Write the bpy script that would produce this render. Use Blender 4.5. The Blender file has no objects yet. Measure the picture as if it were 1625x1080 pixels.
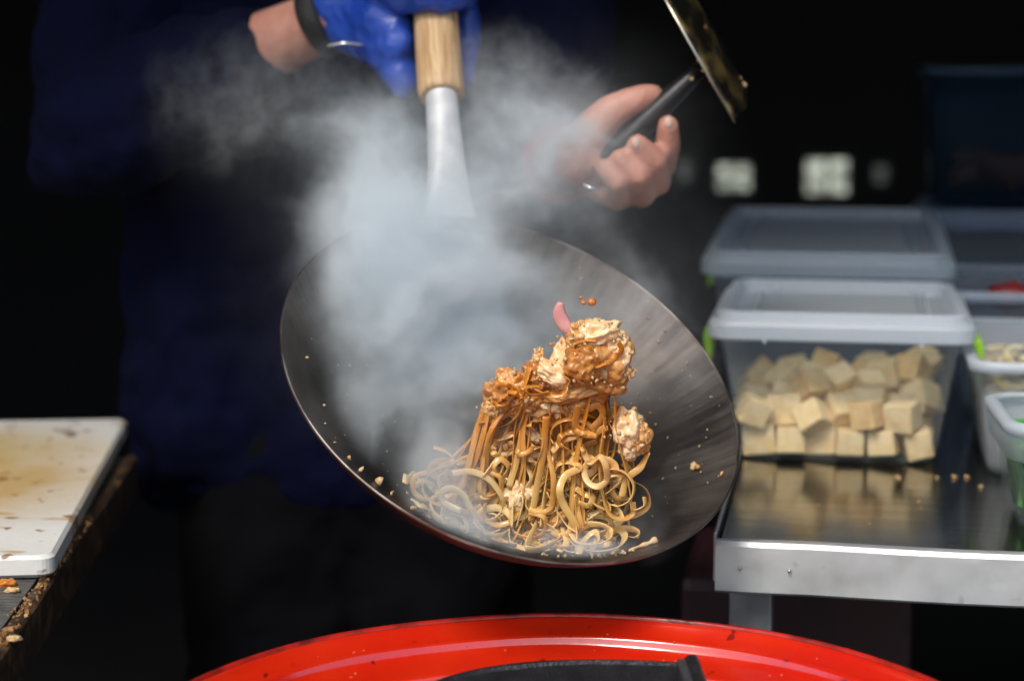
import bpy, bmesh, math, random
import numpy as np
from mathutils import Vector, Matrix, Euler, noise as mnoise
random.seed(7); rng = np.random.default_rng(7)
S = bpy.context.scene
COL = S.collection
R = math.radians

# ------------------------------------------------------------------ camera, light, exposure
CAM_Z, PITCH = 1.29, math.atan(450/3069.)
cd = bpy.data.cameras.new("camera"); cam = bpy.data.objects.new("camera", cd); COL.objects.link(cam)
cam.location = (0, 0, CAM_Z); cam.rotation_euler = (math.pi/2-PITCH, 0, 0)
cd.sensor_width = 36; cd.lens = 36*3069/1625.; cd.clip_start = .05; cd.clip_end = 2000
cd.dof.use_dof = True; cd.dof.focus_distance = 1.47; cd.dof.aperture_fstop = 3.3; cd.dof.aperture_blades = 7
S.camera = cam
W = bpy.data.worlds.new("World"); S.world = W; W.use_nodes = True
wn = W.node_tree.nodes; bg = wn["Background"]
sky = wn.new("ShaderNodeTexSky"); sky.sky_type = 'NISHITA'; sky.sun_disc = False
SUN_EL, SUN_AZ = R(52), R(205)         # azimuth clockwise from +Y : behind and to the left of the camera
sky.sun_elevation = SUN_EL; sky.sun_rotation = SUN_AZ; sky.dust_density = 3.0; sky.air_density = 1.2
W.node_tree.links.new(sky.outputs[0], bg.inputs[0]); bg.inputs[1].default_value = .12
sd = bpy.data.lights.new("sun", 'SUN'); sun = bpy.data.objects.new("sun", sd); COL.objects.link(sun)
sd.energy = 1.5; sd.angle = R(18); sd.color = (1, .95, .88)
tosun = Vector((math.sin(SUN_AZ)*math.cos(SUN_EL), math.cos(SUN_AZ)*math.cos(SUN_EL), math.sin(SUN_EL)))
sun.rotation_euler = tosun.to_track_quat('Z', 'Y').to_euler(); sun.location = tosun*30
S.view_settings.view_transform = 'Standard'; S.view_settings.look = 'None'
S.view_settings.exposure = 0.7; S.view_settings.gamma = 1; S.view_settings.use_curve_mapping = False
S.render.engine = 'CYCLES'
cy = S.cycles
cy.use_denoising = True; cy.use_adaptive_sampling = True; cy.adaptive_threshold = .02
cy.max_bounces = 10; cy.diffuse_bounces = 3; cy.glossy_bounces = 3; cy.transmission_bounces = 4
cy.volume_bounces = 5; cy.transparent_max_bounces = 24; cy.volume_step_rate = 2.0; cy.volume_max_steps = 256
cy.caustics_reflective = False; cy.caustics_refractive = False; cy.sample_clamp_indirect = 6

# ------------------------------------------------------------------ helpers
FPX = 3069.
_f = np.array([0, math.cos(PITCH), -math.sin(PITCH)]); _u = np.array([0, math.sin(PITCH), math.cos(PITCH)])
def _dir(px, py): return _f + np.array([1., 0, 0])*(px-812.5)/FPX + _u*(540-py)/FPX
def at(px, py, Y):
    d = _dir(px, py); return np.array([0, 0, CAM_Z]) + d*Y/d[1]
def atz(px, py, z):
    d = _dir(px, py); return np.array([0, 0, CAM_Z]) + d*(z-CAM_Z)/d[2]

def thing(name, label, cat, loc=(0, 0, 0), rz=0, group=None):
    o = bpy.data.objects.new(name, None); COL.objects.link(o)
    o.location = Vector([float(v) for v in loc]); o.rotation_euler = (0, 0, rz); o.empty_display_size = .05
    tag(o, label, cat, group); return o
def tag(o, label, cat, group=None, kind=None):
    o["label"] = label; o["category"] = cat
    if group: o["group"] = group
    if kind: o["kind"] = kind
    return o
def mk(name, verts, faces, mat, parent=None, smooth=True, world=False):
    me = bpy.data.meshes.new(name)
    v = [tuple(float(c) for c in p) for p in verts]
    o = bpy.data.objects.new(name, me); COL.objects.link(o)
    if parent is not None:
        o.parent = parent
        if world:
            base = parent
            M = Matrix.Translation(parent.location) @ parent.rotation_euler.to_matrix().to_4x4()
            if parent.parent is not None:
                pp = parent.parent
                M = Matrix.Translation(pp.location) @ pp.rotation_euler.to_matrix().to_4x4() @ M
            Mi = M.inverted(); v = [tuple(Mi @ Vector(p)) for p in v]
    elif world:
        c = np.mean(np.array(v), 0); o.location = c; v = [tuple(np.array(p)-c) for p in v]
    me.from_pydata(v, [], faces); me.validate(); me.update()
    if smooth: me.polygons.foreach_set("use_smooth", [True]*len(me.polygons))
    if mat: me.materials.append(mat)
    return o
class MB:
    def __init__(s): s.v = []; s.f = []
    def add(s, v, f):
        n = len(s.v); s.v += [tuple(p) for p in v]; s.f += [tuple(i+n for i in q) for q in f]; return s
    def box(s, c, d, rot=None):
        v = [Vector((x*d[0]/2, y*d[1]/2, z*d[2]/2)) for x in (-1, 1) for y in (-1, 1) for z in (-1, 1)]
        if rot is not None: v = [rot @ p for p in v]
        return s.add([p+Vector(c) for p in v], [(0, 1, 3, 2), (4, 6, 7, 5), (0, 4, 5, 1), (2, 3, 7, 6), (0, 2, 6, 4), (1, 5, 7, 3)])
    def loft(s, rings, cap0=True, cap1=True, closed=True):
        n = len(rings[0]); v = [p for r in rings for p in r]; f = []
        for i in range(len(rings)-1):
            for j in range(n if closed else n-1):
                k = (j+1) % n
                f.append((i*n+j, i*n+k, (i+1)*n+k, (i+1)*n+j))
        if cap0: f.append(tuple(reversed(range(n))))
        if cap1: f.append(tuple(range((len(rings)-1)*n, len(rings)*n)))
        return s.add(v, f)
    def tube(s, pts, rad, n=12, caps=True):
        pts = np.array(pts, float); rad = np.broadcast_to(np.array(rad, float), (len(pts),)) if np.ndim(rad) < 2 else rad
        T, N, B = frames(pts); a = np.linspace(0, 2*np.pi, n, endpoint=False); rings = []
        for i in range(len(pts)):
            rings.append(pts[i]+rad[i]*(np.cos(a)[:, None]*N[i]+np.sin(a)[:, None]*B[i]))
        return s.loft(rings, caps, caps)
    def build(s, name, mat, parent=None, smooth=False, world=False):
        return mk(name, s.v, s.f, mat, parent, smooth, world)
def frames(pts, n0=None, twist=None):
    T = np.gradient(pts, axis=0); T /= np.linalg.norm(T, axis=1)[:, None]+1e-12
    N = np.zeros_like(T)
    a = np.array(n0 if n0 is not None else ([0, 0, 1.] if abs(T[0][2]) < .9 else [1., 0, 0]))
    N[0] = a - T[0]*(a@T[0]); N[0] /= np.linalg.norm(N[0])+1e-12
    for i in range(1, len(pts)):
        v = N[i-1]-T[i]*(N[i-1]@T[i]); N[i] = v/(np.linalg.norm(v)+1e-12)
    B = np.cross(T, N)
    if twist is not None:
        c, s_ = np.cos(twist)[:, None], np.sin(twist)[:, None]; N, B = N*c+B*s_, B*c-N*s_
    return T, N, B
def spline(P, n):
    P = np.array(P, float); P = np.vstack([2*P[0]-P[1], P, 2*P[-1]-P[-2]])
    seg = len(P)-3; t = np.linspace(0, seg-1e-6, n); i = t.astype(int); u = (t-i)[:, None]
    p0, p1, p2, p3 = P[i], P[i+1], P[i+2], P[i+3]
    return .5*((2*p1)+(-p0+p2)*u+(2*p0-5*p1+4*p2-p3)*u*u+(-p0+3*p1-3*p2+p3)*u**3)
def rrect(w, d, r, z, n=5, cx=0, cy=0):
    out = []
    for sx, sy, a0 in ((1, 1, 0), (-1, 1, 90), (-1, -1, 180), (1, -1, 270)):
        for k in range(n+1):
            a = R(a0+90*k/n); out.append((cx+sx*(w/2-r)+r*math.cos(a), cy+sy*(d/2-r)+r*math.sin(a), z))
    return out
def bevel(o, w, seg=2):
    m = o.modifiers.new("bevel", 'BEVEL'); m.width = w; m.segments = seg; m.limit_method = 'ANGLE'; m.angle_limit = R(35); return o

# ------------------------------------------------------------------ materials
def mat(name, base, rough=.5, metal=0., var=None, vscale=20, vrange=(.35, .65), bump=0., bscale=60, rvar=0., coat=0., stretch=(1, 1, 1), spec=.5, sss=0., detail=6):
    m = bpy.data.materials.new(name); m.use_nodes = True; nt = m.node_tree; b = nt.nodes["Principled BSDF"]
    b.inputs["Base Color"].default_value = (*base, 1); b.inputs["Roughness"].default_value = rough
    b.inputs["Metallic"].default_value = metal; b.inputs["Coat Weight"].default_value = coat; b.inputs["Coat Roughness"].default_value = .12
    b.inputs["Specular IOR Level"].default_value = spec
    if sss:
        b.inputs["Subsurface Weight"].default_value = sss; b.inputs["Subsurface Radius"].default_value = (1, .5, .25); b.inputs["Subsurface Scale"].default_value = .006
    tc = nt.nodes.new("ShaderNodeTexCoord"); mp = nt.nodes.new("ShaderNodeMapping"); mp.inputs["Scale"].default_value = stretch
    nt.links.new(tc.outputs["Object"], mp.inputs[0])
    def nz(sc, det=detail, dist=0.):
        t = nt.nodes.new("ShaderNodeTexNoise"); t.inputs["Scale"].default_value = sc; t.inputs["Detail"].default_value = det
        t.inputs["Distortion"].default_value = dist; nt.links.new(mp.outputs[0], t.inputs["Vector"]); return t
    def ramp(src, a, b_, ca, cb):
        r = nt.nodes.new("ShaderNodeValToRGB"); r.color_ramp.elements[0].position = a; r.color_ramp.elements[1].position = b_
        r.color_ramp.elements[0].color = (*ca, 1); r.color_ramp.elements[1].color = (*cb, 1); nt.links.new(src, r.inputs[0]); return r
    if var is not None:
        r = ramp(nz(vscale, dist=.4).outputs[0], vrange[0], vrange[1], base, var); nt.links.new(r.outputs[0], b.inputs["Base Color"])
    if rvar:
        mr = nt.nodes.new("ShaderNodeMapRange"); mr.inputs[1].default_value = .3; mr.inputs[2].default_value = .7
        mr.inputs[3].default_value = max(.02, rough-rvar); mr.inputs[4].default_value = rough+rvar
        nt.links.new(nz(bscale*.5).outputs[0], mr.inputs[0]); nt.links.new(mr.outputs[0], b.inputs["Roughness"])
    if bump:
        bp = nt.nodes.new("ShaderNodeBump"); bp.inputs["Strength"].default_value = bump; bp.inputs["Distance"].default_value = .004
        nt.links.new(nz(bscale).outputs[0], bp.inputs["Height"]); nt.links.new(bp.outputs[0], b.inputs["Normal"])
    m["n"] = 1
    return m
def M_(m): return m.node_tree, m.node_tree.nodes["Principled BSDF"]
def plastic(name, tint, fac, rough=.3, white=(.72, .78, .84), edge=.35, blotch=.12):
    m = bpy.data.materials.new(name); m.use_nodes = True; nt = m.node_tree; b = nt.nodes["Principled BSDF"]; out = nt.nodes["Material Output"]
    b.inputs["Base Color"].default_value = (*white, 1); b.inputs["Roughness"].default_value = rough
    t = nt.nodes.new("ShaderNodeBsdfTransparent"); t.inputs[0].default_value = (*tint, 1)
    tr = nt.nodes.new("ShaderNodeBsdfTranslucent"); tr.inputs[0].default_value = (*white, 1)
    mx0 = nt.nodes.new("ShaderNodeMixShader"); mx0.inputs[0].default_value = .35
    nt.links.new(b.outputs[0], mx0.inputs[1]); nt.links.new(tr.outputs[0], mx0.inputs[2])
    lw = nt.nodes.new("ShaderNodeLayerWeight"); lw.inputs[0].default_value = .35
    ns = nt.nodes.new("ShaderNodeTexNoise"); ns.inputs["Scale"].default_value = 14; ns.inputs["Detail"].default_value = 5
    tc = nt.nodes.new("ShaderNodeTexCoord"); nt.links.new(tc.outputs["Object"], ns.inputs["Vector"])
    ma = nt.nodes.new("ShaderNodeMath"); ma.operation = 'MULTIPLY_ADD'; ma.inputs[1].default_value = edge; ma.inputs[2].default_value = fac-blotch*.5
    nt.links.new(lw.outputs["Facing"], ma.inputs[0])
    mb = nt.nodes.new("ShaderNodeMath"); mb.operation = 'MULTIPLY_ADD'; mb.inputs[1].default_value = blotch; mb.use_clamp = True
    nt.links.new(ns.outputs[0], mb.inputs[0]); nt.links.new(ma.outputs[0], mb.inputs[2])
    mx = nt.nodes.new("ShaderNodeMixShader"); nt.links.new(mb.outputs[0], mx.inputs[0]); nt.links.new(t.outputs[0], mx.inputs[1]); nt.links.new(mx0.outputs[0], mx.inputs[2])
    nt.links.new(mx.outputs[0], out.inputs[0]); return m

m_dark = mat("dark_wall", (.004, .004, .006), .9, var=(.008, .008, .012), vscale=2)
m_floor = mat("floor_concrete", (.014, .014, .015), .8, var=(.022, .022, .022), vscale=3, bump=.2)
m_ground = mat("asphalt", (.05, .05, .05), .9, var=(.07, .07, .068), vscale=8, bump=.3)
m_navy = mat("navy_cloth", (.0011, .0018, .0115), .95, var=(.0018, .0028, .0180), vscale=9, bump=.35, bscale=40, spec=.1)
m_black_cloth = mat("black_cloth", (.0010, .0011, .0022), .95, var=(.0018, .0018, .0034), vscale=9, bump=.3, bscale=40, spec=.15)
m_skin = mat("skin", (.46, .205, .145), .5, var=(.60, .30, .225), vscale=34, vrange=(.38, .62), bump=.45, bscale=90, sss=.2)
m_nail = mat("fingernail", (.62, .40, .34), .3)
m_glove = mat("blue_nitrile", (.012, .050, .33), .36, var=(.026, .085, .47), vscale=18, bump=.25, bscale=45, spec=.5)
m_strap = mat("black_strap", (.008, .008, .009), .6, bump=.5, bscale=300)
m_red_cuff = mat("red_cuff", (.40, .03, .03), .7, bump=.2, bscale=200)
m_silver = mat("silver", (.75, .75, .75), .25, 1)
m_hair = mat("hair", (.01, .007, .005), .6)
m_white_eye = mat("eye_white", (.7, .7, .68), .3)
m_wood = mat("handle_wood", (.40, .22, .09), .55, var=(.66, .46, .26), vscale=30, stretch=(6, 6, .55), bump=.2, bscale=60)
m_steel = mat("brushed_steel", (.31, .30, .28), .14, 1, var=(.23, .22, .205), vscale=10, rvar=.05, bscale=50, bump=.02, stretch=(1, 6, 6))
m_steel_edge = mat("steel_edge", (.68, .69, .70), .5, .75, var=(.54, .55, .56), vscale=16, rvar=.1, bscale=60, bump=.06)
m_leg = mat("steel_leg", (.42, .42, .44), .45, .8, var=(.22, .22, .23), vscale=12)
m_screw = mat("screw", (.5, .48, .45), .35, 1)
m_ferrule = mat("ferrule_steel", (.74, .75, .77), .58, .45, var=(.58, .59, .61), vscale=16, stretch=(3, 3, .6), rvar=.1, bump=.05)
m_red = mat("red_enamel", (.52, .008, .003), .18, 0, var=(.60, .026, .004), vscale=7, rvar=.08, bscale=24, bump=.28, coat=1, spec=.9)
m_red_rim = mat("red_rim_worn", (.10, .006, .004), .35, var=(.42, .015, .006), vscale=40, bump=.3, bscale=90)
m_iron = mat("cast_iron", (.010, .011, .014), .42, .2, var=(.022, .022, .026), vscale=80, bump=.5, bscale=400, rvar=.1)
m_tbl = mat("black_table", (.004, .004, .004), .6, var=(.008, .006, .005), vscale=30, bump=.3, spec=.3)
m_mat = mat("ribbed_rubber", (.010, .010, .010), .45, var=(.05, .047, .04), vscale=60)  # grey patches in the black colour stand in for highlights on the ribs
m_trim = mat("greasy_trim", (.035, .022, .012), .45, var=(.16, .085, .04), vscale=45, vrange=(.5, .72), bump=.5, bscale=90)
m_clip = mat("green_clip", (.30, .62, .02), .35)
m_handle_blk = mat("black_handle", (.006, .006, .007), .38, var=(.012, .012, .013), vscale=40, bump=.1)
m_crust = mat("chicken_crust", (.46, .165, .022), .40, var=(.80, .46, .165), vscale=60, vrange=(.30, .66), bump=.35, bscale=200, coat=.4, sss=.15)
m_pale = mat("chicken_pale", (.66, .34, .11), .42, var=(.86, .62, .36), vscale=60, vrange=(.30, .56), bump=.5, bscale=120, coat=.25, sss=.2)
m_brown = mat("sauced_chicken", (.30, .090, .010), .34, var=(.62, .27, .05), vscale=60, vrange=(.30, .68), bump=.6, bscale=120, coat=.5, sss=.1)
m_nood_b = mat("noodle_sauced", (.58, .27, .050), .30, var=(.70, .39, .10), vscale=40, coat=.6, sss=.2, bump=.15, bscale=150)
m_nood = mat("noodle", (.66, .37, .095), .30, var=(.76, .49, .17), vscale=30, coat=.6, sss=.2, bump=.12, bscale=150)
m_nood_p = mat("noodle_pale", (.72, .47, .17), .32, var=(.82, .59, .28), vscale=30, coat=.5, sss=.2, bump=.1, bscale=150)
def sauced(m, c0, c1):
    nt, b = M_(m); old = b.inputs["Base Color"].links[0].from_socket; N = nt.nodes.new
    at_ = N("ShaderNodeAttribute"); at_.attribute_name = "sauce"
    m1 = N("ShaderNodeMix"); m1.data_type = 'RGBA'; nt.links.new(at_.outputs["Fac"], m1.inputs[0]); nt.links.new(old, m1.inputs[6])
    ns = N("ShaderNodeTexNoise"); ns.inputs["Scale"].default_value = 60; ns.inputs["Detail"].default_value = 4
    cr = N("ShaderNodeValToRGB"); cr.color_ramp.elements[0].position = .35; cr.color_ramp.elements[1].position = .65; cr.color_ramp.elements[0].color = (*c0, 1); cr.color_ramp.elements[1].color = (*c1, 1)
    nt.links.new(ns.outputs[0], cr.inputs[0]); nt.links.new(cr.outputs[0], m1.inputs[7]); nt.links.new(m1.outputs[2], b.inputs["Base Color"])
for m_ in (m_nood, m_nood_p, m_nood_b): sauced(m_, (.44, .125, .005), (.66, .26, .018))
m_onion = mat("pink_onion", (.55, .21, .21), .35, var=(.66, .36, .34), vscale=40, sss=.3)
m_drop = mat("orange_sauce", (.55, .17, .02), .2, coat=.5)
m_crumb = mat("crumb", (.70, .52, .28), .6, var=(.42, .22, .07), vscale=120)
m_tofu = mat("tofu", (.84, .62, .30), .6, var=(.90, .74, .45), vscale=90, detail=3, bump=.25, bscale=160, sss=.1, spec=.25)
m_tofu2 = mat("tofu_browned", (.74, .49, .20), .62, var=(.85, .63, .33), vscale=90, detail=3, bump=.3, bscale=160, sss=.1, spec=.25)
m_sprout = mat("bean_sprout", (.78, .72, .55), .4, var=(.72, .62, .30), vscale=30, sss=.2)
m_yellow = mat("yellow_pepper", (.62, .50, .05), .4)
m_green = mat("green_onion", (.03, .26, .03), .4, var=(.10, .42, .06), vscale=30)
m_green_d = mat("dark_green", (.01, .09, .025), .45, var=(.03, .17, .05), vscale=30)
m_meat = mat("dark_red_meat", (.16, .012, .018), .35, var=(.26, .03, .03), vscale=40, bump=.4, bscale=80)
m_orange_food = mat("orange_food", (.34, .10, .03), .5, var=(.2, .05, .02), vscale=30, bump=.3)
m_body_pl = plastic("clear_plastic", (.985, .988, .99), .04, edge=.20, blotch=.08)
m_lid_pl = plastic("frosted_lid", (.90, .94, .97), .26)
m_rim_pl = plastic("frosted_rim", (.88, .92, .97), .60)
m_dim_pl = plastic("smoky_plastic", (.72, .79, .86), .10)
m_frame = mat("window_frame", (.01, .01, .01), .6)

# cutting board: stains as wear with a shape of its own
m_board = mat("cutting_board", (.74, .74, .70), .45, var=(.66, .66, .62), vscale=8, bump=.12, bscale=120, detail=8)
nt, b = M_(m_board)
def stain(nt, b, center, rad, colr, ns=9, strength=.8, thr=(.35, .75)):
    old = b.inputs["Base Color"].links[0].from_socket
    tc = nt.nodes.new("ShaderNodeTexCoord"); vm = nt.nodes.new("ShaderNodeVectorMath"); vm.operation = 'SUBTRACT'
    vm.inputs[1].default_value = center; nt.links.new(tc.outputs["Object"], vm.inputs[0])
    v2 = nt.nodes.new("ShaderNodeVectorMath"); v2.operation = 'DIVIDE'; v2.inputs[1].default_value = rad; nt.links.new(vm.outputs[0], v2.inputs[0])
    ln = nt.nodes.new("ShaderNodeVectorMath"); ln.operation = 'LENGTH'; nt.links.new(v2.outputs[0], ln.inputs[0])
    n = nt.nodes.new("ShaderNodeTexNoise"); n.inputs["Scale"].default_value = ns; n.inputs["Detail"].default_value = 8; n.inputs["Roughness"].default_value = .65
    nt.links.new(tc.outputs["Object"], n.inputs["Vector"])
    mr = nt.nodes.new("ShaderNodeMapRange"); mr.inputs[1].default_value = 1; mr.inputs[2].default_value = 0; nt.links.new(ln.outputs["Value"], mr.inputs[0])
    mu = nt.nodes.new("ShaderNodeMath"); mu.operation = 'MULTIPLY'; nt.links.new(mr.outputs[0], mu.inputs[0]); nt.links.new(n.outputs[0], mu.inputs[1])
    m2 = nt.nodes.new("ShaderNodeMapRange"); m2.inputs[1].default_value = thr[0]*.5; m2.inputs[2].default_value = thr[1]*.5; m2.inputs[4].default_value = strength; nt.links.new(mu.outputs[0], m2.inputs[0])
    mx = nt.nodes.new("ShaderNodeMix"); mx.data_type = 'RGBA'; nt.links.new(m2.outputs[0], mx.inputs[0]); nt.links.new(old, mx.inputs[6]); mx.inputs[7].default_value = (*colr, 1)
    nt.links.new(mx.outputs[2], b.inputs["Base Color"])
def specks(nt, b, sc, thr, colr, strength=.9, stretch=(1, 1, 1)):
    old = b.inputs["Base Color"].links[0].from_socket
    tc = nt.nodes.new("ShaderNodeTexCoord"); mp = nt.nodes.new("ShaderNodeMapping"); mp.inputs["Scale"].default_value = stretch; nt.links.new(tc.outputs["Object"], mp.inputs[0])
    n = nt.nodes.new("ShaderNodeTexNoise"); n.inputs["Scale"].default_value = sc; n.inputs["Detail"].default_value = 2; n.inputs["Roughness"].default_value = .4; nt.links.new(mp.outputs[0], n.inputs["Vector"])
    m2 = nt.nodes.new("ShaderNodeMapRange"); m2.inputs[1].default_value = thr; m2.inputs[2].default_value = thr+.05; m2.inputs[4].default_value = strength; nt.links.new(n.outputs[0], m2.inputs[0])
    mx = nt.nodes.new("ShaderNodeMix"); mx.data_type = 'RGBA'; nt.links.new(m2.outputs[0], mx.inputs[0]); nt.links.new(old, mx.inputs[6]); mx.inputs[7].default_value = (*colr, 1)
    nt.links.new(mx.outputs[2], b.inputs["Base Color"])

specks(*M_(m_red), 75, .70, (.10, .004, .002), .8); specks(*M_(m_red), 28, .71, (.18, .006, .003), .6)
specks(*M_(m_steel_edge), 40, .70, (.22, .21, .20), .5)
# wok interior: seasoned carbon steel with radial scratches and a paler scraped ring near the rim
def wok_material():
    m = bpy.data.materials.new("seasoned_carbon_steel"); m.use_nodes = True; nt = m.node_tree; b = nt.nodes["Principled BSDF"]; N = nt.nodes.new; L = nt.links.new
    b.inputs["Metallic"].default_value = .85
    tc = N("ShaderNodeTexCoord"); sp = N("ShaderNodeSeparateXYZ"); L(tc.outputs["Object"], sp.inputs[0])
    ang = N("ShaderNodeMath"); ang.operation = 'ARCTAN2'; L(sp.outputs[1], ang.inputs[0]); L(sp.outputs[0], ang.inputs[1])
    rr = N("ShaderNodeVectorMath"); rr.operation = 'LENGTH'
    cx = N("ShaderNodeCombineXYZ"); L(sp.outputs[0], cx.inputs[0]); L(sp.outputs[1], cx.inputs[1]); L(cx.outputs[0], rr.inputs[0])
    nx = N("ShaderNodeVectorMath"); nx.operation = 'NORMALIZE'; L(cx.outputs[0], nx.inputs[0])
    sc = N("ShaderNodeVectorMath"); sc.operation = 'SCALE'; sc.inputs[3].default_value = 26; L(nx.outputs[0], sc.inputs[0])
    sz = N("ShaderNodeSeparateXYZ"); L(sc.outputs[0], sz.inputs[0])
    rs = N("ShaderNodeMath"); rs.operation = 'MULTIPLY'; rs.inputs[1].default_value = 14; L(rr.outputs["Value"], rs.inputs[0])
    cc = N("ShaderNodeCombineXYZ"); L(sz.outputs[0], cc.inputs[0]); L(sz.outputs[1], cc.inputs[1]); L(rs.outputs[0], cc.inputs[2])
    st = N("ShaderNodeTexNoise"); st.inputs["Scale"].default_value = 1.0; st.inputs["Detail"].default_value = 7; st.inputs["Roughness"].default_value = .7; L(cc.outputs[0], st.inputs["Vector"])
    bl = N("ShaderNodeTexNoise"); bl.inputs["Scale"].default_value = 13; bl.inputs["Detail"].default_value = 8; L(tc.outputs["Object"], bl.inputs["Vector"])
    rm = N("ShaderNodeMapRange"); rm.inputs[1].default_value = .11; rm.inputs[2].default_value = .19; rm.inputs[4].default_value = .62; L(rr.outputs["Value"], rm.inputs[0])
    mu = N("ShaderNodeMath"); mu.operation = 'MULTIPLY'; L(st.outputs[0], mu.inputs[0]); L(rm.outputs[0], mu.inputs[1])
    sm = N("ShaderNodeMath"); sm.operation = 'MULTIPLY_ADD'; sm.inputs[1].default_value = .78; L(bl.outputs[0], sm.inputs[0]); L(mu.outputs[0], sm.inputs[2])
    cr = N("ShaderNodeValToRGB"); e = cr.color_ramp.elements; e[0].position = .25; e[0].color = (.012, .0100, .0095, 1); e[1].position = .95; e[1].color = (.27, .235, .21, 1)
    x = e.new(.5); x.color = (.044, .036, .032, 1); L(sm.outputs[0], cr.inputs[0]); L(cr.outputs[0], b.inputs["Base Color"])
    ro = N("ShaderNodeMapRange"); ro.inputs[1].default_value = .2; ro.inputs[2].default_value = .8; ro.inputs[3].default_value = .30; ro.inputs[4].default_value = .54; L(st.outputs[0], ro.inputs[0]); L(ro.outputs[0], b.inputs["Roughness"])
    bp = N("ShaderNodeBump"); bp.inputs["Strength"].default_value = .12; bp.inputs["Distance"].default_value = .002; L(st.outputs[0], bp.inputs["Height"]); L(bp.outputs[0], b.inputs["Normal"])
    return m
m_wok = wok_material()
m_wok_out = mat("burnt_wok_outside", (.020, .008, .006), .5, .3, var=(.045, .014, .009), vscale=16, bump=.3, rvar=.1)
m_blade = mat("oily_sheen_blade", (.34, .24, .08), .34, .75, var=(.030, .028, .022), vscale=30, vrange=(.38, .55), rvar=.1, bscale=80, bump=.25)  # oily dark steel; its golden reflection is painted in as gold patches
m_blade_edge = mat("blade_edge", (.70, .64, .52), .3, 1)

# ------------------------------------------------------------------ the stall: floor, walls, roof
def struct(name, mb, m): o = mb.build(name, m); o["kind"] = "structure"; return o
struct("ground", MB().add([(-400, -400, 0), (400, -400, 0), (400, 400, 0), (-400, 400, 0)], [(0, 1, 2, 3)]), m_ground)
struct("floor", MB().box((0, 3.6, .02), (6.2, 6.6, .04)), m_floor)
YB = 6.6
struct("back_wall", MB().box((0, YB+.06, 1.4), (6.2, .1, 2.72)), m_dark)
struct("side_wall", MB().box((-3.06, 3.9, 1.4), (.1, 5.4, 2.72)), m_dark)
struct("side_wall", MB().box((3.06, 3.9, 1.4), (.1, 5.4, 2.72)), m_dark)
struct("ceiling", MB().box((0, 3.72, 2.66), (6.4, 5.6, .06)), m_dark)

# small lit windows in the dark back wall
def emis(name, colr, s):
    m = bpy.data.materials.new(name); m.use_nodes = True; nt = m.node_tree; b = nt.nodes["Principled BSDF"]
    b.inputs["Base Color"].default_value = (.05, .05, .05, 1); b.inputs["Roughness"].default_value = .1
    n = nt.nodes.new("ShaderNodeTexNoise"); n.inputs["Scale"].default_value = 22; n.inputs["Detail"].default_value = 3
    tc = nt.nodes.new("ShaderNodeTexCoord"); nt.links.new(tc.outputs["Object"], n.inputs["Vector"])
    r = nt.nodes.new("ShaderNodeValToRGB"); r.color_ramp.elements[0].position = .35; r.color_ramp.elements[0].color = tuple(c*.25 for c in colr)+(1,)
    r.color_ramp.elements[1].position = .62; r.color_ramp.elements[1].color = (*colr, 1); nt.links.new(n.outputs[0], r.inputs[0])
    nt.links.new(r.outputs[0], b.inputs["Emission Color"]); b.inputs["Emission Strength"].default_value = s; return m
m_pane = emis("bright_pane", (.80, .86, .72), .62); m_pane_dim = emis("dim_pane", (.45, .52, .46), .16)
def window(x0, y0, x1, y1, label, pm, cols=2, rows=2):
    a, c = at(x0, y1, YB), at(x1, y0, YB); w, h = c[0]-a[0], c[2]-a[2]
    t = thing("window", label, "window", ((a[0]+c[0])/2, YB-.012, a[2]), 0, "small windows in the dark back wall")
    fr = MB(); k = .012
    fr.box((-w/2-k/2, 0, h/2), (k, .03, h+2*k)); fr.box((w/2+k/2, 0, h/2), (k, .03, h+2*k)); fr.box((0, 0, -k/2), (w, .028, k)); fr.box((0, 0, h+k/2), (w, .028, k))
    for i in range(1, cols): fr.box((-w/2+w*i/cols, -.002, h/2), (.011, .02, h-.001))
    for j in range(1, rows): fr.box((0, .002, h*j/rows), (w-.001, .018, .011))
    fr.build("frame", m_frame, t)
    for i in range(cols):
        for j in range(rows):
            ww, hh = w/cols, h/rows
            MB().box((-w/2+ww*(i+.5), .006, hh*(j+.5)), (ww-.0115, .006, hh-.0115)).build("pane", pm, t)
window(1137, 260, 1191, 302, "small bright four-pane window above the left side of the rear box lid", m_pane)
window(1277, 252, 1346, 308, "largest and brightest four-pane window above the middle of the rear lid", m_pane)
window(1073, 252, 1097, 288, "faint small window just right of the bare hand", m_pane_dim, 1, 2)
window(1385, 262, 1408, 292, "faintest tiny window right of the brightest window", m_pane_dim, 1, 2)

# ------------------------------------------------------------------ steel counter on the right
YAW = R(-10)
CZ = .90
c0 = atz(1140, 858, CZ)
counter = thing("steel_counter", "stainless steel counter with a bright folded front edge holding the clear food boxes", "counter", (c0[0], c0[1], 0), YAW)
def cl(p):           # world -> counter-local xy
    d = np.array([p[0]-c0[0], p[1]-c0[1]]); c, s = math.cos(-YAW), math.sin(-YAW); return (c*d[0]-s*d[1], s*d[0]+c*d[1])
bevel(MB().box((.75, .78, CZ-.010), (1.5, 1.548, .020)).build("top", m_steel, counter), .002)
ed = MB(); prof = [(0, CZ+.0015), (-.004, CZ+.0005), (-.0065, CZ-.003), (-.0075, CZ-.040), (-.004, CZ-.0425), (.004, CZ-.0425), (.0055, CZ-.021), (.0055, CZ+.001)]
xs = np.linspace(-.002, 1.5, 40)
rings = []
for x in xs:
    w_ = .0009*math.sin(x*31)+.0006*math.sin(x*77+1); d_ = -.003*math.exp(-((x+.002)/.006)**2)
    rings.append([(x, y+w_-(d_ if y < 0 else 0), z+.0006*math.sin(x*22)) for y, z in prof])
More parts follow.
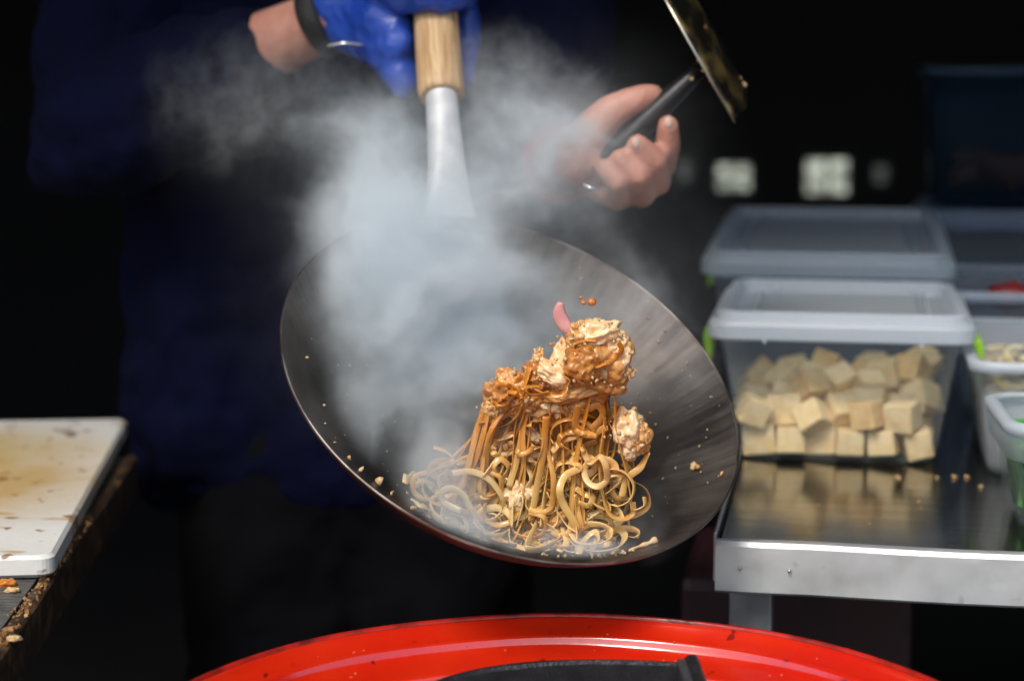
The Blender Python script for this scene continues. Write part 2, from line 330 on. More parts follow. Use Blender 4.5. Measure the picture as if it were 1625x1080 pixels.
ed.loft(rings); ed.build("front_edge", m_steel_edge, counter, smooth=False)
bevel(MB().box((-.0045, .79, CZ-.021), (.003, 1.52, .042)).build("side_edge", m_steel_edge, counter), .001)
for lx, ly in ((.026, .035), (1.46, .035), (.026, 1.5), (1.46, 1.5)):
    bevel(MB().box((lx, ly, (CZ-.022)/2+.02), (.036, .036, CZ-.06)).build("leg", m_leg, counter), .003)
bevel(MB().box((.75, .78, .25), (1.48, 1.5, .02)).build("undershelf", m_leg, counter), .003)
for sx in (.018, .058):
    MB().tube([(sx, -.0078, CZ-.020), (sx, -.0100, CZ-.020)], [.0016, .0011], 10).build("screw", m_screw, counter, True)
dx, dy = cl(at(1260, 985, 1.75)); tag(bevel(MB().box((0, 0, .18), (.22, .2, .36)).build("crate", mat("maroon_plastic", (.035, .006, .010), .5, var=(.02, .004, .007))), .01), "dark maroon crate under the steel counter beside its leg", "crate")
cr = bpy.data.objects["crate"]; p = at(1270, 985, 1.85); cr.location = (p[0], p[1]+.02, .262); cr.rotation_euler = (0, 0, YAW)
cr.scale = (1, 1, 1.5)

# ------------------------------------------------------------------ clear boxes
def box_body(t, w0, d0, w1, d1, h, m, r=.018, wall=.0016, lip=.004):
    mb = MB(); out = []; inn = []
    zs = [0, .0015, .005, .012, h*.35, h*.7, h-.010, h-.0098, h]
    for z in zs:
        k = z/h; e = {0: -.010, .0015: -.005, .005: -.0015}.get(z, 0)
        x = lip if z >= h-.0098 else 0
        out.append(rrect(w0+(w1-w0)*k+2*(e+x), d0+(d1-d0)*k+2*(e+x), r+e+x*.5, z))
    for z in [h, h*.7, h*.35, .012, .0065, .0035]:
        k = z/h; e = {.0065: -.002, .0035: -.007}.get(z, 0)
        inn.append(rrect(w0+(w1-w0)*k-2*wall+2*e, d0+(d1-d0)*k-2*wall+2*e, r-wall+e, z))
    mb.loft(out+inn); return mb.build("box_body", m, t, True)
def box_lid(t, w, d, z, m_top, m_rim, r=.024, hh=.024):
    mb = MB()
    mb.loft([rrect(w-.004, d-.004, r, z-.003), rrect(w, d, r, z-.001), rrect(w, d, r, z+hh*.45), rrect(w-.004, d-.004, r, z+hh*.62), rrect(w-.014, d-.014, r-.004, z+hh*.66),
             rrect(w-.018, d-.018, r-.004, z+hh*.95), rrect(w-.024, d-.024, r-.006, z+hh), rrect(w-.034, d-.034, r-.008, z+hh), rrect(w-.040, d-.040, r-.009, z+hh*.55),
             rrect(w-.044, d-.044, r-.009, z+hh*.35), rrect(w-.012, d-.012, r-.004, z+hh*.2), rrect(w-.008, d-.008, r-.002, z-.003)], False, False)
    n = 24; mb.f += [tuple((11*n+j, 11*n+(j+1) % n, (j+1) % n, j)) for j in range(n)]
    rim = mb.build("lid", m_rim, t, False)
    pb = MB(); pw, pd = w-.0442, d-.0442
    pb.loft([rrect(pw, pd, r-.010, z+hh*.34), rrect(pw, pd, r-.010, z+hh*.42), rrect(pw-.05, pd-.05, .010, z+hh*.44), rrect(pw-.056, pd-.056, .009, z+hh*.62), rrect(pw-.07, pd-.07, .008, z+hh*.64)])
    pb.build("lid_panel", m_top, rim, False)
    rb = MB()
    for s in (-1, 1):
        rb.box((s*(w/2-.041), 0, z+hh*.55), (.0022, d-.07, .006))
        rb.box((s*(w/2-.058), 0, z+hh*.5), (.0018, d-.07, .005))
    for k in (-.28, .30):
        rb.box((k*w, -d/2+.0335, z+hh*.6), (.003, .020, .008)); rb.box((k*w, -d/2-.0006, z+hh*.15), (.003, .0014, hh*.7)); rb.box((k*w, d/2-.0335, z+hh*.6), (.003, .020, .008))
    rb.build("rib", m_rim, rim)
    return rim
def clip(t, x, z, s, yc=0.):
    mb = MB(); th = .007; w = .042
    pts = [(0, .012), (.008, .013), (.011, .004), (.009, -.010), (.011, -.026), (.008, -.030), (.004, -.024), (.002, -.010), (.0035, .004), (0, .006)]
    mb.loft([[(x+s*a, y+yc, z+b) for a, b in pts] for y in (-w/2, -w/2+.004, w/2-.004, w/2)])
    bevel(mb.build("clip", m_clip, t), .0012)

# front box of tofu cubes
pL, pR = atz(1180, 728, CZ), atz(1480, 742, CZ)
W0, D0, W1, D1, BH = .185, .235, .226, .275, .122
mid = (pL+pR)/2; nrm = np.array([-math.sin(YAW), math.cos(YAW), 0])
bc = mid+nrm*(D0/2)+np.array([0, 0, 0])
tofu_box = thing("lidded_box", "frontmost clear lidded box full of tofu cubes with lime green side clips", "box", (bc[0], bc[1], CZ+.0005), YAW)
box_body(tofu_box, W0, D0, W1, D1, BH, m_body_pl)
box_lid(tofu_box, .252, .302, BH+.003, m_lid_pl, m_rim_pl)
clip(tofu_box, .1265, BH-.016, 1, -.06); clip(tofu_box, -.1255, BH-.014, -1, -.03)
for o in tofu_box.children:
    pass
# tofu: settle balls in the box, then dress each as a cube
NT = 94; rad = .0163
P = np.stack([rng.uniform(-.07, .07, NT), rng.uniform(-.09, .09, NT), np.linspace(.02, .30, NT)], 1)
for it in range(900):
    P[:, 2] -= .0006 if it < 800 else .0001
    for _ in range(2):
        d = P[:, None]-P[None]; L = np.linalg.norm(d, axis=2)+np.eye(NT)
        ov = np.clip(2*rad-L, 0, None); np.fill_diagonal(ov, 0)
        P += (d/L[..., None]*ov[..., None]*.45).sum(1)
        k = np.clip(P[:, 2]/BH, 0, 1); hx = (W0+(W1-W0)*k)/2-.004-rad*.92; hy = (D0+(D1-D0)*k)/2-.004-rad*.92
        P[:, 0] = np.clip(P[:, 0], -hx, hx); P[:, 1] = np.clip(P[:, 1], -hy, hy); P[:, 2] = np.clip(P[:, 2], rad*.90+.004, .2)
def cube_mesh(k):
    bm = bmesh.new(); bmesh.ops.create_cube(bm, size=1)
    e = .0282*(1+.08*rng.normal())
    for v in bm.verts:
        v.co = Vector((v.co.x*e*rng.uniform(.92, 1.12), v.co.y*e*rng.uniform(.92, 1.10), v.co.z*e*rng.uniform(.92, 1.06)))
    bmesh.ops.bevel(bm, geom=bm.edges[:], offset=.0011, segments=2, affect='EDGES')
    me = bpy.data.meshes.new("tofu_cube"); bm.to_mesh(me); bm.free(); me.materials.append(m_tofu2 if k % 3 == 0 else m_tofu)
    return me
cubes = [cube_mesh(k) for k in range(12)]
TOFU = []
for i, p in enumerate(P):
    o = bpy.data.objects.new("tofu_cube", cubes[i % 12]); COL.objects.link(o)
    q = Vector((math.cos(YAW)*p[0]-math.sin(YAW)*p[1], math.sin(YAW)*p[0]+math.cos(YAW)*p[1], p[2]))
    o.location = q+tofu_box.location
    if p[2] < .024: o.rotation_euler = (R(rng.normal(0, 4)), R(rng.normal(0, 4)), YAW+R(rng.normal(0, 14)))
    else: o.rotation_euler = (R(rng.normal(0, 34)), R(rng.normal(0, 34)), rng.uniform(0, 6.3))
    TOFU.append((o, p))

ORD = ["leftmost", "second from the left", "third from the left", "fourth from the left", "fifth from the left", "sixth from the left", "seventh from the left", "eighth from the left", "ninth from the left"]
front = [(o, p) for o, p in TOFU if p[1] < -.062+.02*(p[2]/BH)]
for lo, hi, row in ((0, .031, "in the bottom row"), (.031, .060, "in the second row up"), (.060, .088, "high in the heap"), (.088, .3, "at the top of the heap")):
    rw_ = sorted([t for t in front if lo <= t[1][2] < hi], key=lambda t: t[1][0])
    for k, (o, p) in enumerate(rw_[:9]): tag(o, "tofu cube at the box front, %s %s" % (ORD[k], row), "tofu cube", "tofu cubes in the front box")
for o, p in TOFU:
    if "label" not in o: tag(o, "tofu cube behind the front ones in the frontmost lidded box", "tofu cube", "tofu cubes in the front box")

# rear lidded box, a little taller, behind the first
p = at(1331, 420, 2.40); ax = bc+nrm*(.302/2+.012+.16)
rear_box = thing("lidded_box", "bluish empty-looking lidded clear box standing behind the tofu box", "box", (ax[0]-.008, ax[1]+.055, CZ+.0095), YAW)
rear_box.rotation_euler.x = R(2.2)
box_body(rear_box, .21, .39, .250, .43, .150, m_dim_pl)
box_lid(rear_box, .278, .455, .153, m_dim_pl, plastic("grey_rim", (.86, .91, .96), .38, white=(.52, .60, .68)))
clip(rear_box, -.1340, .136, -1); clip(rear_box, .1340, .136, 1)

# long open tub of bean sprouts
def tub(name, label, cat, loc, w0, d0, w1, d1, h, m, rimm, yaw=YAW, r=.02):
    t = thing(name, label, cat, loc, yaw); box_body(t, w0, d0, w1, d1, h, m, r)
    mb = MB(); mb.loft([rrect(w1+.008, d1+.008, r, h-.006), rrect(w1+.016, d1+.016, r+.004, h-.006), rrect(w1+.018, d1+.018, r+.004, h+.003), rrect(w1+.006, d1+.006, r, h+.005), rrect(w1-.003, d1-.003, r, h+.0035), rrect(w1-.0028, d1-.0028, r, h+.001), rrect(w1+.006, d1+.006, r, h-.001)], False, False)
    n = 24; mb.f += [tuple((6*n+j, 6*n+(j+1) % n, (j+1) % n, j)) for j in range(n)]
    mb.build("rim", rimm, t, True); return t
def local(t, p):
    return t.location + t.rotation_euler.to_matrix() @ Vector(p)
q = atz(1567, 757, CZ); ex = np.array([math.cos(YAW), math.sin(YAW), 0]); ey = nrm
bw, bd = .19, .26
s0 = q+ex*bw/2+ey*bd/2
sprout_tub = tub("open_tub", "open clear tub of bean sprouts right of the tofu box", "tub", (s0[0], s0[1], CZ+.0005), bw, bd, .215, .30, .108, plastic("milky_plastic", (.90, .92, .93), .30), m_rim_pl)
def strand(pts, rad, m, name, parent=None, n=7, label=None, cat=None, group=None, taper=True):
    pp = spline(pts, max(8, 5*len(pts))); rr = np.full(len(pp), rad)
    if taper: rr[0] *= .5; rr[-1] *= .4
    o = MB().tube(pp, rr, n).build(name, m, parent, True, parent is None)
    if label: tag(o, label, cat, group)
    return o
for i in range(46):
    x, y = rng.uniform(-.085, .085), rng.uniform(-.13, .12); z = .070+.022*rng.random()
    a = rng.uniform(0, 6.3); l = rng.uniform(.018, .034)
    pts = [local(sprout_tub, (np.clip(x+l*math.cos(a+k*.5)*(k-1.5)/1.5, -.095, .095), np.clip(y+l*math.sin(a+k*.5)*(k-1.5)/1.5, -.14, .14), z+.006*math.sin(k*1.3+i))) for k in range(4)]
    strand(pts, rng.uniform(.0018, .0028), m_yellow if i % 9 == 4 else m_sprout, "bean_sprout", label="white bean sprout on the heap in the open tub right of tofu box" if i % 9 != 4 else "yellow strip lying among the white bean sprouts", cat="bean sprout" if i % 9 != 4 else "vegetable strip", group="bean sprouts in the open tub" if i % 9 != 4 else "yellow strips among the sprouts")
fill = MB().loft([rrect(bw-.012, bd-.012, .016, .006), rrect(bw+.002, bd+.006, .016, .05), rrect(bw+.008, bd+.014, .016, .070), rrect(bw-.03, bd-.03, .016, .074)]).build("bean_sprouts", mat("sprout_mass", (.60, .52, .36), .6, var=(.28, .22, .12), vscale=60, bump=1, bscale=80), None, True)
fill.location = sprout_tub.location; fill.rotation_euler = (0, 0, YAW); fill["kind"] = "stuff"; tag(fill, "packed bean sprouts filling the lower part of the open tub", "bean sprouts", None, "stuff")

# tub of dark red meat behind it
s1 = s0+ey*(.30/2+.01+.14)-ex*.004
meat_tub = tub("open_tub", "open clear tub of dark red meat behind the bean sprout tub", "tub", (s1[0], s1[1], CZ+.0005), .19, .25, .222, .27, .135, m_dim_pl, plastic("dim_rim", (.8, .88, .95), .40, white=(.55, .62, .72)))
def lump(c, r, m, name, seed=0, sq=(1, 1, 1), amp=.35, sub=4, rot=None, fr=1.6, parent=None, sharp=0.):
    bm = bmesh.new(); bmesh.ops.create_icosphere(bm, subdivisions=sub, radius=1)
    off = Vector((seed*7.3, seed*3.1, seed*1.7))
    for v in bm.verts:
        d = v.co.normalized(); s = 1+amp*(mnoise.fractal(d*fr+off, 1.0, 2.0, 4))
        if sharp: s += sharp*(mnoise.cell(d*fr*2.2+off)-.5)
        v.co = Vector((d.x*s*sq[0], d.y*s*sq[1], d.z*s*sq[2]))*r
    me = bpy.data.meshes.new(name); bm.to_mesh(me); bm.free(); me.materials.append(m)
    me.polygons.foreach_set("use_smooth", [True]*len(me.polygons))
    o = bpy.data.objects.new(name, me); COL.objects.link(o); o.location = Vector([float(k) for k in c])
    if rot: o.rotation_euler = rot
    if parent is not None: o.parent = parent
    return o
for i in range(14):
    c = local(meat_tub, (rng.uniform(-.075, .08), rng.uniform(-.10, .10), .03+.085*(i/14)+(.02 if i > 11 else 0)))
    tag(lump(c, rng.uniform(.022, .032), m_meat, "meat_piece", i, (1, .8, .6), .4, 3, (0, 0, i)), "dark red meat piece heaped in the tub behind the sprouts", "meat", "meat pieces in the rear tub")

# front tub of chopped greens
q = atz(1622, 851, CZ); gw, gd = .15, .135
YG = R(-6); gx = np.array([math.cos(YG), math.sin(YG), 0]); gy = np.array([-math.sin(YG), math.cos(YG), 0])
s2 = q+gx*gw/2+gy*gd/2
greens_tub = tub("open_tub", "small clear tub of chopped green onion at the counter front edge", "tub", (s2[0], s2[1], CZ+.0005), gw, gd, .166, .152, .090, plastic("green_tub_plastic", (.98, .99, .985), .04, edge=.14, blotch=.05), m_rim_pl, YG, .026)
gm = MB().loft([rrect(gw-.016, gd-.016, .020, .005), rrect(gw-.004, gd-.004, .022, .040), rrect(gw-.002, gd-.002, .022, .056), rrect(gw-.04, gd-.04, .02, .060)]).build('green_onions', mat('green_mass', (.010, .11, .02), .5, var=(.07, .34, .05), vscale=70, bump=1, bscale=90), None, True)
gm.location = greens_tub.location; gm.rotation_euler = (0, 0, YG); tag(gm, 'packed chopped green onion filling the small front tub', 'green onions', None, 'stuff')
band_ = MB().loft([rrect(.1735, .1595, .030, .062), rrect(.1765, .1625, .030, .064), rrect(.1800, .1655, .030, .0835)], False, False).build('collar', plastic('collar_plastic', (.92, .95, .97), .34), greens_tub, True)
for i in range(110):
    x, y = rng.uniform(-.062, .062), rng.uniform(-.056, .056); z = .010+.062*rng.random(); a = rng.uniform(0, 6.3); el = rng.normal(0, .7); l = rng.uniform(.010, .024)
    d = np.array([math.cos(a)*math.cos(el), math.sin(a)*math.cos(el), math.sin(el)])*l
    pts = []
    for k in (-1, -.2, .5, 1):
        v = np.array([x, y, z])+d*k+np.array([0, 0, .003*k*k]); e_ = .004*(v[2]/.09); v = v*np.array([1.12, 1.12, 1]); v[0] = np.clip(v[0], -.0705-e_, .0705+e_); v[1] = np.clip(v[1], -.063-e_, .063+e_); v[2] = np.clip(v[2], .006, .072); pts.append(local(greens_tub, v))
    wht = i % 11 == 5
    strand(pts, rng.uniform(.0022, .0042), m_sprout if wht else (m_green if i % 2 else m_green_d), "green_onion_piece", label="white green onion end in the small front tub" if wht else "chopped green onion piece in the small front tub", cat="green onion", group="white onion ends in the front tub" if wht else "green onion pieces in the front tub", taper=False)

# far tall tub on a stack at the back right
p0 = at(1492, 332, 2.72)
stack_h = p0[2]-CZ
bx = np.array([p0[0]+.16, p0[1]+.12, 0])
under = thing("lidded_box", "dim closed storage box under the tall blue tub at the back", "box", (bx[0], bx[1], CZ+.0005), YAW)
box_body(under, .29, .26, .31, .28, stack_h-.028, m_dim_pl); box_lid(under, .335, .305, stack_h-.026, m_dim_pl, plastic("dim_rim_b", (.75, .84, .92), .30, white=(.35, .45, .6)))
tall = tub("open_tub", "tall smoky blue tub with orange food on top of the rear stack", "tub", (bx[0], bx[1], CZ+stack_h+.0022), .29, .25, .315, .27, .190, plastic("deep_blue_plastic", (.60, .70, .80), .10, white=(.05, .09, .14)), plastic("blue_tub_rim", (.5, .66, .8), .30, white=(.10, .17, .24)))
for i in range(12):
    c = local(tall, (rng.uniform(-.10, .10), rng.uniform(-.08, .08), .026+.03*(i/12)))
    tag(lump(c, rng.uniform(.022, .030), m_orange_food, "food_piece", i+40, (1, .9, .7), .4, 3), "orange brown food piece in the tall smoky blue tub", "food", "food pieces in the tall tub")
for i in range(8):
    c = local(under, (rng.uniform(-.10, .10), rng.uniform(-.08, .08), .024+.04*(i/8)))
    tag(lump(c, rng.uniform(.022, .030), m_meat, "meat_chunk", i+70, (1, .9, .7), .4, 3), "dim red meat chunk inside the box under the tall tub", "meat", "meat chunks in the back box")
# crumbs on the steel counter
mb = MB()
for px, py, r in ((1425, 757, .0022), (1487, 757, .0016), (1515, 756, .0022), (1535, 756, .002), (1556, 771, .0018), (1458, 795, .0011), (1462, 806, .0009), (1445, 772, .0008), (1300, 800, .0008), (1380, 830, .0008)):
    c = atz(px, py, CZ+r*.5); mb.box(c, (r*2.2, r*1.8, r*1.1), Euler((.3*rng.random(), .3, rng.uniform(0, 3))).to_matrix())
o = bevel(mb.build("crumbs", m_crumb), .0004); tag(o, "pale crumbs scattered on the steel counter before the tofu box", "crumbs", None, "stuff")

# ------------------------------------------------------------------ cutting board and its table, left
BZ = .904
A, B_ = atz(84, 881, BZ), atz(203, 663, BZ)
ydir = (B_-A); ylen = np.linalg.norm(ydir); ydir /= ylen; yawb = math.atan2(-ydir[0], ydir[1])
board = MB(); bwid = .42
for z, e in ((0, -.003), (.003, 0), (.015, 0), (.018, -.003)): board.v += rrect(bwid+2*e, ylen+2*e, .012, z, 6)
n = 28; board.f = [(i*n+j, i*n+(j+1) % n, (i+1)*n+(j+1) % n, (i+1)*n+j) for i in range(3) for j in range(n)]+[tuple(reversed(range(n))), tuple(range(3*n, 4*n))]
xd = np.array([math.cos(yawb), math.sin(yawb), 0])
bo = board.build("cutting_board", m_board, None, True); c = A-xd*bwid/2+ydir*ylen/2; bo.location = (c[0], c[1], BZ-.018); bo.rotation_euler = (0, 0, yawb)
bo.data.polygons.foreach_set("use_smooth", [False]*len(bo.data.polygons))
tag(bo, "white plastic cutting board with brown sauce stains on the left table", "cutting board")
nt, b = M_(m_board)
stain(nt, b, (.06, .00, .018), (.24, .26, 1), (.46, .29, .07), 10, .85, (.04, .75))
stain(nt, b, (.05, .14, .018), (.20, .16, 1), (.50, .36, .12), 12, .8, (.08, .8))
specks(nt, b, 26, .66, (.30, .14, .03)); specks(nt, b, 60, .66, (.22, .09, .04)); specks(nt, b, 15, .66, (.46, .26, .06), .7, (1, 2.5, 1)); specks(nt, b, 34, .68, (.10, .06, .08), .8)
TZ = BZ-.0205
E0, E1 = atz(205, 742, TZ), atz(-5, 1052, TZ)
ed_ = (E0-E1); ed_ /= np.linalg.norm(ed_); LE = np.linalg.norm(E0-E1)+.06
table = thing("side_table", "black side table with a greasy crumb-strewn edge under the cutting board", "table", (E1[0], E1[1], 0), math.atan2(-ed_[0], ed_[1]))
bevel(MB().box((-.42, (LE-.35)/2, TZ-.020), (.80, LE+.35, .034)).build("tabletop", m_tbl, table), .002)
tr_ = MB(); rings = []
for y in np.linspace(-.345, LE, 60):
    w_ = .0006*math.sin(y*90)
    rings.append([(-.0115, y, TZ-.0025), (-.0105, y, TZ+.001+w_), (-.004, y, TZ+.0012+w_), (0, y, TZ-.002), (.0005, y, TZ-.036), (-.0113, y, TZ-.0362)])
tr_.loft(rings); tr_.build("edge_trim", m_trim, table, False)
for lx, ly in ((-.16, -.30), (-.76, -.30), (-.16, LE-.05), (-.76, LE-.05)):
    bevel(MB().box((lx, ly, (TZ-.036)/2+.02), (.04, .04, TZ-.08)).build("leg", m_tbl, table), .003)
mat_o = thing("rubber_mat", "black ribbed rubber mat between cutting board and side table", "mat", (E1[0], E1[1], 0), table.rotation_euler.z)
MB().box((-.42, (LE-.35)/2, TZ-.0018), (.79, LE+.33, .0024)).build("base", m_mat, mat_o)
mb = MB()
for k in range(int((LE+.32)/.0042)): mb.box((-.2135, -.33+.0042*k, TZ+.0003), (.402, .0020, .0022))
o = bevel(mb.build("ribs", m_mat, mat_o), .0005, 1); o["kind"] = "stuff"
mb = MB()
for i in range(260):
    t_ = rng.uniform(-.05, .42)**1.0; off = rng.normal(-.006, .0035); r = abs(rng.normal(.0004, .0007))+.0003
    c = E1+ed_*t_ + np.array([math.cos(table.rotation_euler.z), math.sin(table.rotation_euler.z), 0])*min(off, -.001); c[2] = TZ+.0012+r*.3
    mb.box(c, (r*2, r*1.6, r*1.2), Euler((rng.uniform(0, 3), rng.uniform(0, 3), 0)).to_matrix())
o = mb.build("food_scraps", mat("scraps", (.16, .06, .02), .6, var=(.40, .22, .08), vscale=90)); tag(o, "brown food scraps stuck along the side table edge", "food scraps", None, "stuff")
for px, py, r, lab in ((10, 925, .006, "orange fried scrap lying below the cutting board front edge"), (20, 936, .004, "small yellow scrap just below the larger orange scrap"), (22, 1012, .004, "pale scrap on the greasy table edge near the bottom")):
    c = atz(px, py, TZ+.003); tag(lump(c, r, m_crumb if r < .005 else m_drop, "food_scrap", int(px), (1.3, 1, .6), .5, 3), lab, "food scrap")

# ------------------------------------------------------------------ red enamel pan and black iron plate, front
RZ = .87
fa, l_, r_ = atz(845, 974, RZ), atz(300, 1080, RZ), atz(1490, 1080, RZ)
def circ(a, b, c):
    (ax, ay), (bx_, by), (cx, cy_) = a[:2], b[:2], c[:2]; d = 2*(ax*(by-cy_)+bx_*(cy_-ay)+cx*(ay-by))
    ux = ((ax*ax+ay*ay)*(by-cy_)+(bx_*bx_+by*by)*(cy_-ay)+(cx*cx+cy_*cy_)*(ay-by))/d
    uy = ((ax*ax+ay*ay)*(cx-bx_)+(bx_*bx_+by*by)*(ax-cx)+(cx*cx+cy_*cy_)*(bx_-ax))/d
    return ux, uy, math.hypot(ax-ux, ay-uy)
ux, uy, PR = circ(fa, l_, r_)
pan = thing("red_pan", "wide round red orange enamel pan in front below the tilted wok", "pan", (ux, uy, RZ-.075))
def revolve(name, prof, m, parent, n=160, wob=0.):
    mb = MB(); rings = []
    for r, z in prof:
        rings.append([((r+wob*math.sin(7*a))*math.cos(a), (r+wob*math.sin(5*a+1))*math.sin(a), z+wob*.6*math.sin(9*a)) for a in np.linspace(0, 2*math.pi, n, endpoint=False)])
    mb.loft(rings, prof[0][0] < .01, prof[-1][0] < .01); return mb.build(name, m, parent, True)
revolve("pan_body", [(.001, .026), (PR*.5, .026), (PR-.080, .028), (PR-.066, .032), (PR-.055, .037), (PR-.0505, .0395), (PR-.0488, .0420), (PR-.0478, .0455), (PR-.0468, .0475), (PR-.0448, .0483), (PR-.0410, .0492), (PR-.030, .0535), (PR-.0235, .0562),
                     (PR-.0218, .0585), (PR-.0210, .0615), (PR-.0200, .0632), (PR-.0180, .0640), (PR-.0150, .0650), (PR-.010, .0682), (PR-.0065, .0712), (PR-.005, .0730), (PR-.0035, .0735), (PR-.0015, .070), (PR-.004, .058), (PR-.03, .045), (PR-.055, .022), (PR-.085, .012), (.001, .010)], m_red, pan, 260, wob=.0007)
revolve("rolled_rim", [(PR-.0035, .0728), (PR-.0033, .0752), (PR-.0015, .0762), (PR+.0008, .0750), (PR+.001, .0725), (PR-.001, .0712), (PR-.0034, .0722)], m_red_rim, pan, wob=.0005)
stand = thing("burner_stand", "black burner stand under the red pan", "burner stand", (ux, uy, .04))
revolve("stand_ring", [(PR*.62, .72), (PR*.80, .722), (PR*.80, .760), (PR*.62, .760), (PR*.62, .721)], m_iron, stand, 48)
for a in (45, 135, 225, 315):
    MB().tube([(PR*.71*math.cos(R(a)), PR*.71*math.sin(R(a)), 0), (PR*.71*math.cos(R(a)), PR*.71*math.sin(R(a)), .725)], .014, 10).build("leg", m_iron, stand, True)
# small oil flecks on the pan wall
mb = MB()
for i in range(34):
    a = R(rng.uniform(40, 140)); r = PR-rng.uniform(.012, .06); k = (PR-r); z = RZ-.075+np.interp(k, [.01, .0150, .0200, .0218, .030, .0410, .0468, .0488, .055, .066], [.0682, .0650, .0632, .0585, .0535, .0492, .0475, .0420, .037, .032])+.0004
    s = rng.uniform(.0004, .0011); mb.box((ux+r*math.cos(a), uy+r*math.sin(a), z), (s*2.4, s*1.5, s), Euler((0, 0, rng.uniform(0, 3))).to_matrix())
tag(mb.build("oil_flecks", mat("pale_fleck", (.62, .12, .05), .4)), "tiny pale food flecks stuck on the red pan wall", "food flecks", None, "stuff")
# black cast iron plate lying in the pan
IZ = .8685
pts = [atz(*q, IZ) for q in ((640, 1105), (672, 1088), (705, 1073), (760, 1059), (820, 1050), (880, 1046), (960, 1045), (1030, 1047), (1088, 1050), (1094, 1105))]
c = np.mean(np.array(pts), 0)
plate = thing("iron_plate", "black cast iron plate with a ridged right end inside the red pan", "iron plate", (c[0], c[1], RZ-.0445))
sm = spline(pts[:9], 40); fr_ = [sm[-1]+np.array([.003, -.16, 0]), sm[0]+np.array([0, -.13, 0])]
out = np.vstack([sm, fr_]); out = out-np.array([c[0], c[1], 0]); cen = out.mean(0); hz = IZ-(RZ-.0445)
def off(e): 
    d = out-cen; return [(p[0]-e*v[0]/np.linalg.norm(v[:2]), p[1]-e*v[1]/np.linalg.norm(v[:2])) for p, v in zip(out, d)]
o = MB().loft([[(x, y, z) for x, y in off(e)] for z, e in ((0, .006), (.004, 0), (hz-.0015, 0), (hz, .0012), (hz, .0055), (hz-.0025, .0075), (hz-.0028, .010))]).build("plate_body", m_iron, plate, False)
ea, eb = sm[-1]-np.array([c[0], c[1], 0]), fr_[0]-np.array([c[0], c[1], 0])
eb_ = MB(); dd = (eb-ea); L_ = np.linalg.norm(dd); dd /= L_; px_ = np.array([-dd[1], dd[0], 0]); px_ = px_ if px_[0] > 0 else -px_
prof = [(-.004, 0), (.009, 0), (.0095, hz+.002), (.007, hz+.0045), (.002, hz+.004), (-.004, hz-.002)]
eb_.loft([[tuple(ea+dd*s+px_*a+np.array([0, 0, z-ea[2]])) for a, z in prof] for s in (-.004, -.002, .02, L_*.6, L_)]); eb_.build("end_lip", m_iron, plate)
rb = MB()
for k in range(9): rb.box(tuple(ea+dd*(.004+.006*k)+px_*(-.0025)+np.array([0, 0, hz+.0012-ea[2]])), (.0075, .0022, .0035), Matrix.Rotation(.35, 3, 'Y'))
rb.build("ridge", mat("worn_iron", (.10, .10, .11), .35, .6), plate)["kind"] = "stuff"

# ------------------------------------------------------------------ the wok
C = np.array([.0028, 1.5, 1.0415]); NRM = np.array([.31616, -.52275, .79169]); NRM /= np.linalg.norm(NRM); WR = .1882; WH = .100
RHO = (WR**2+WH**2)/(2*WH); SC = C+(RHO-WH)*NRM
hand_at = np.array([-.0496, 1.6405, 1.1552]); ux_ = hand_at-C; ux_ -= NRM*(ux_@NRM); ux_ /= np.linalg.norm(ux_); uy_ = np.cross(NRM, ux_)
wok = thing("wok", "tilted carbon steel wok with wooden handle held over the red pan", "wok", C)
wok.rotation_mode = 'QUATERNION'; MW = Matrix(((ux_[0], uy_[0], NRM[0]), (ux_[1], uy_[1], NRM[1]), (ux_[2], uy_[2], NRM[2]))); wok.rotation_euler = MW.to_euler(); wok.rotation_mode = 'XYZ'; wok.rotation_euler = MW.to_euler()
def cap(r, dz=0): return -WH+RHO-math.sqrt(RHO**2-r*r)+dz
ins = [(r, cap(r)) for r in np.linspace(.0008, WR-.0004, 34)]
bowl = revolve("bowl", ins, m_wok, wok, 192)
outs = [(WR-.0004, 0), (WR+.0004, .0005), (WR+.0012, -.0003)]+[(r+.0014*r/WR, cap(r)-.0018) for r in np.linspace(WR, .0008, 30)]
revolve("outside", outs[2:], m_wok_out, bowl, 192)
revolve("rim", [(WR-.0006, -.0006), (WR-.0003, .0005), (WR+.0006, .0008), (WR+.0014, .0001), (WR+.0013, -.0012)], mat("worn_rim", (.32, .28, .25), .4, 1, var=(.10, .07, .06), vscale=30), bowl, 192)
# handle: bracket -> socket -> wood, along a gently rising line in the wok frame
Bp = at(700, 146, 1.742); Cp = at(687, -40, 1.825)
def wl(p): return np.array(MW.transposed() @ Vector(np.array(p)-C))
a0, b0, c0_ = wl(hand_at), wl(Bp), wl(Cp)
ax_ = (b0-a0)/np.linalg.norm(b0-a0)
st = MB(); rings = []
a_start = a0+np.array([-.012, 0, -.014])
for k, (t, w, h, sq_) in enumerate(((0, .030, .0035, 1), (.06, .0285, .004, 1), (.16, .0235, .006, .9), (.30, .0190, .010, .7), (.50, .0165, .0128, .4), (.75, .0150, .0142, .15), (1.0, .0145, .0145, 0))):
    ctr = a_start*(1-t)+b0*t; T_ = b0-a_start; T_ /= np.linalg.norm(T_); y = np.array([0, 1., 0]); y -= T_*(y@T_); y /= np.linalg.norm(y); z = np.cross(T_, y)
    ring = []
    for a in np.linspace(0, 2*math.pi, 28, endpoint=False):
        ca, sa = math.cos(a), math.sin(a); e = 1-.45*sq_; ring.append(ctr+w*np.sign(ca)*abs(ca)**e*y+h*np.sign(sa)*abs(sa)**e*z)
    rings.append(ring)
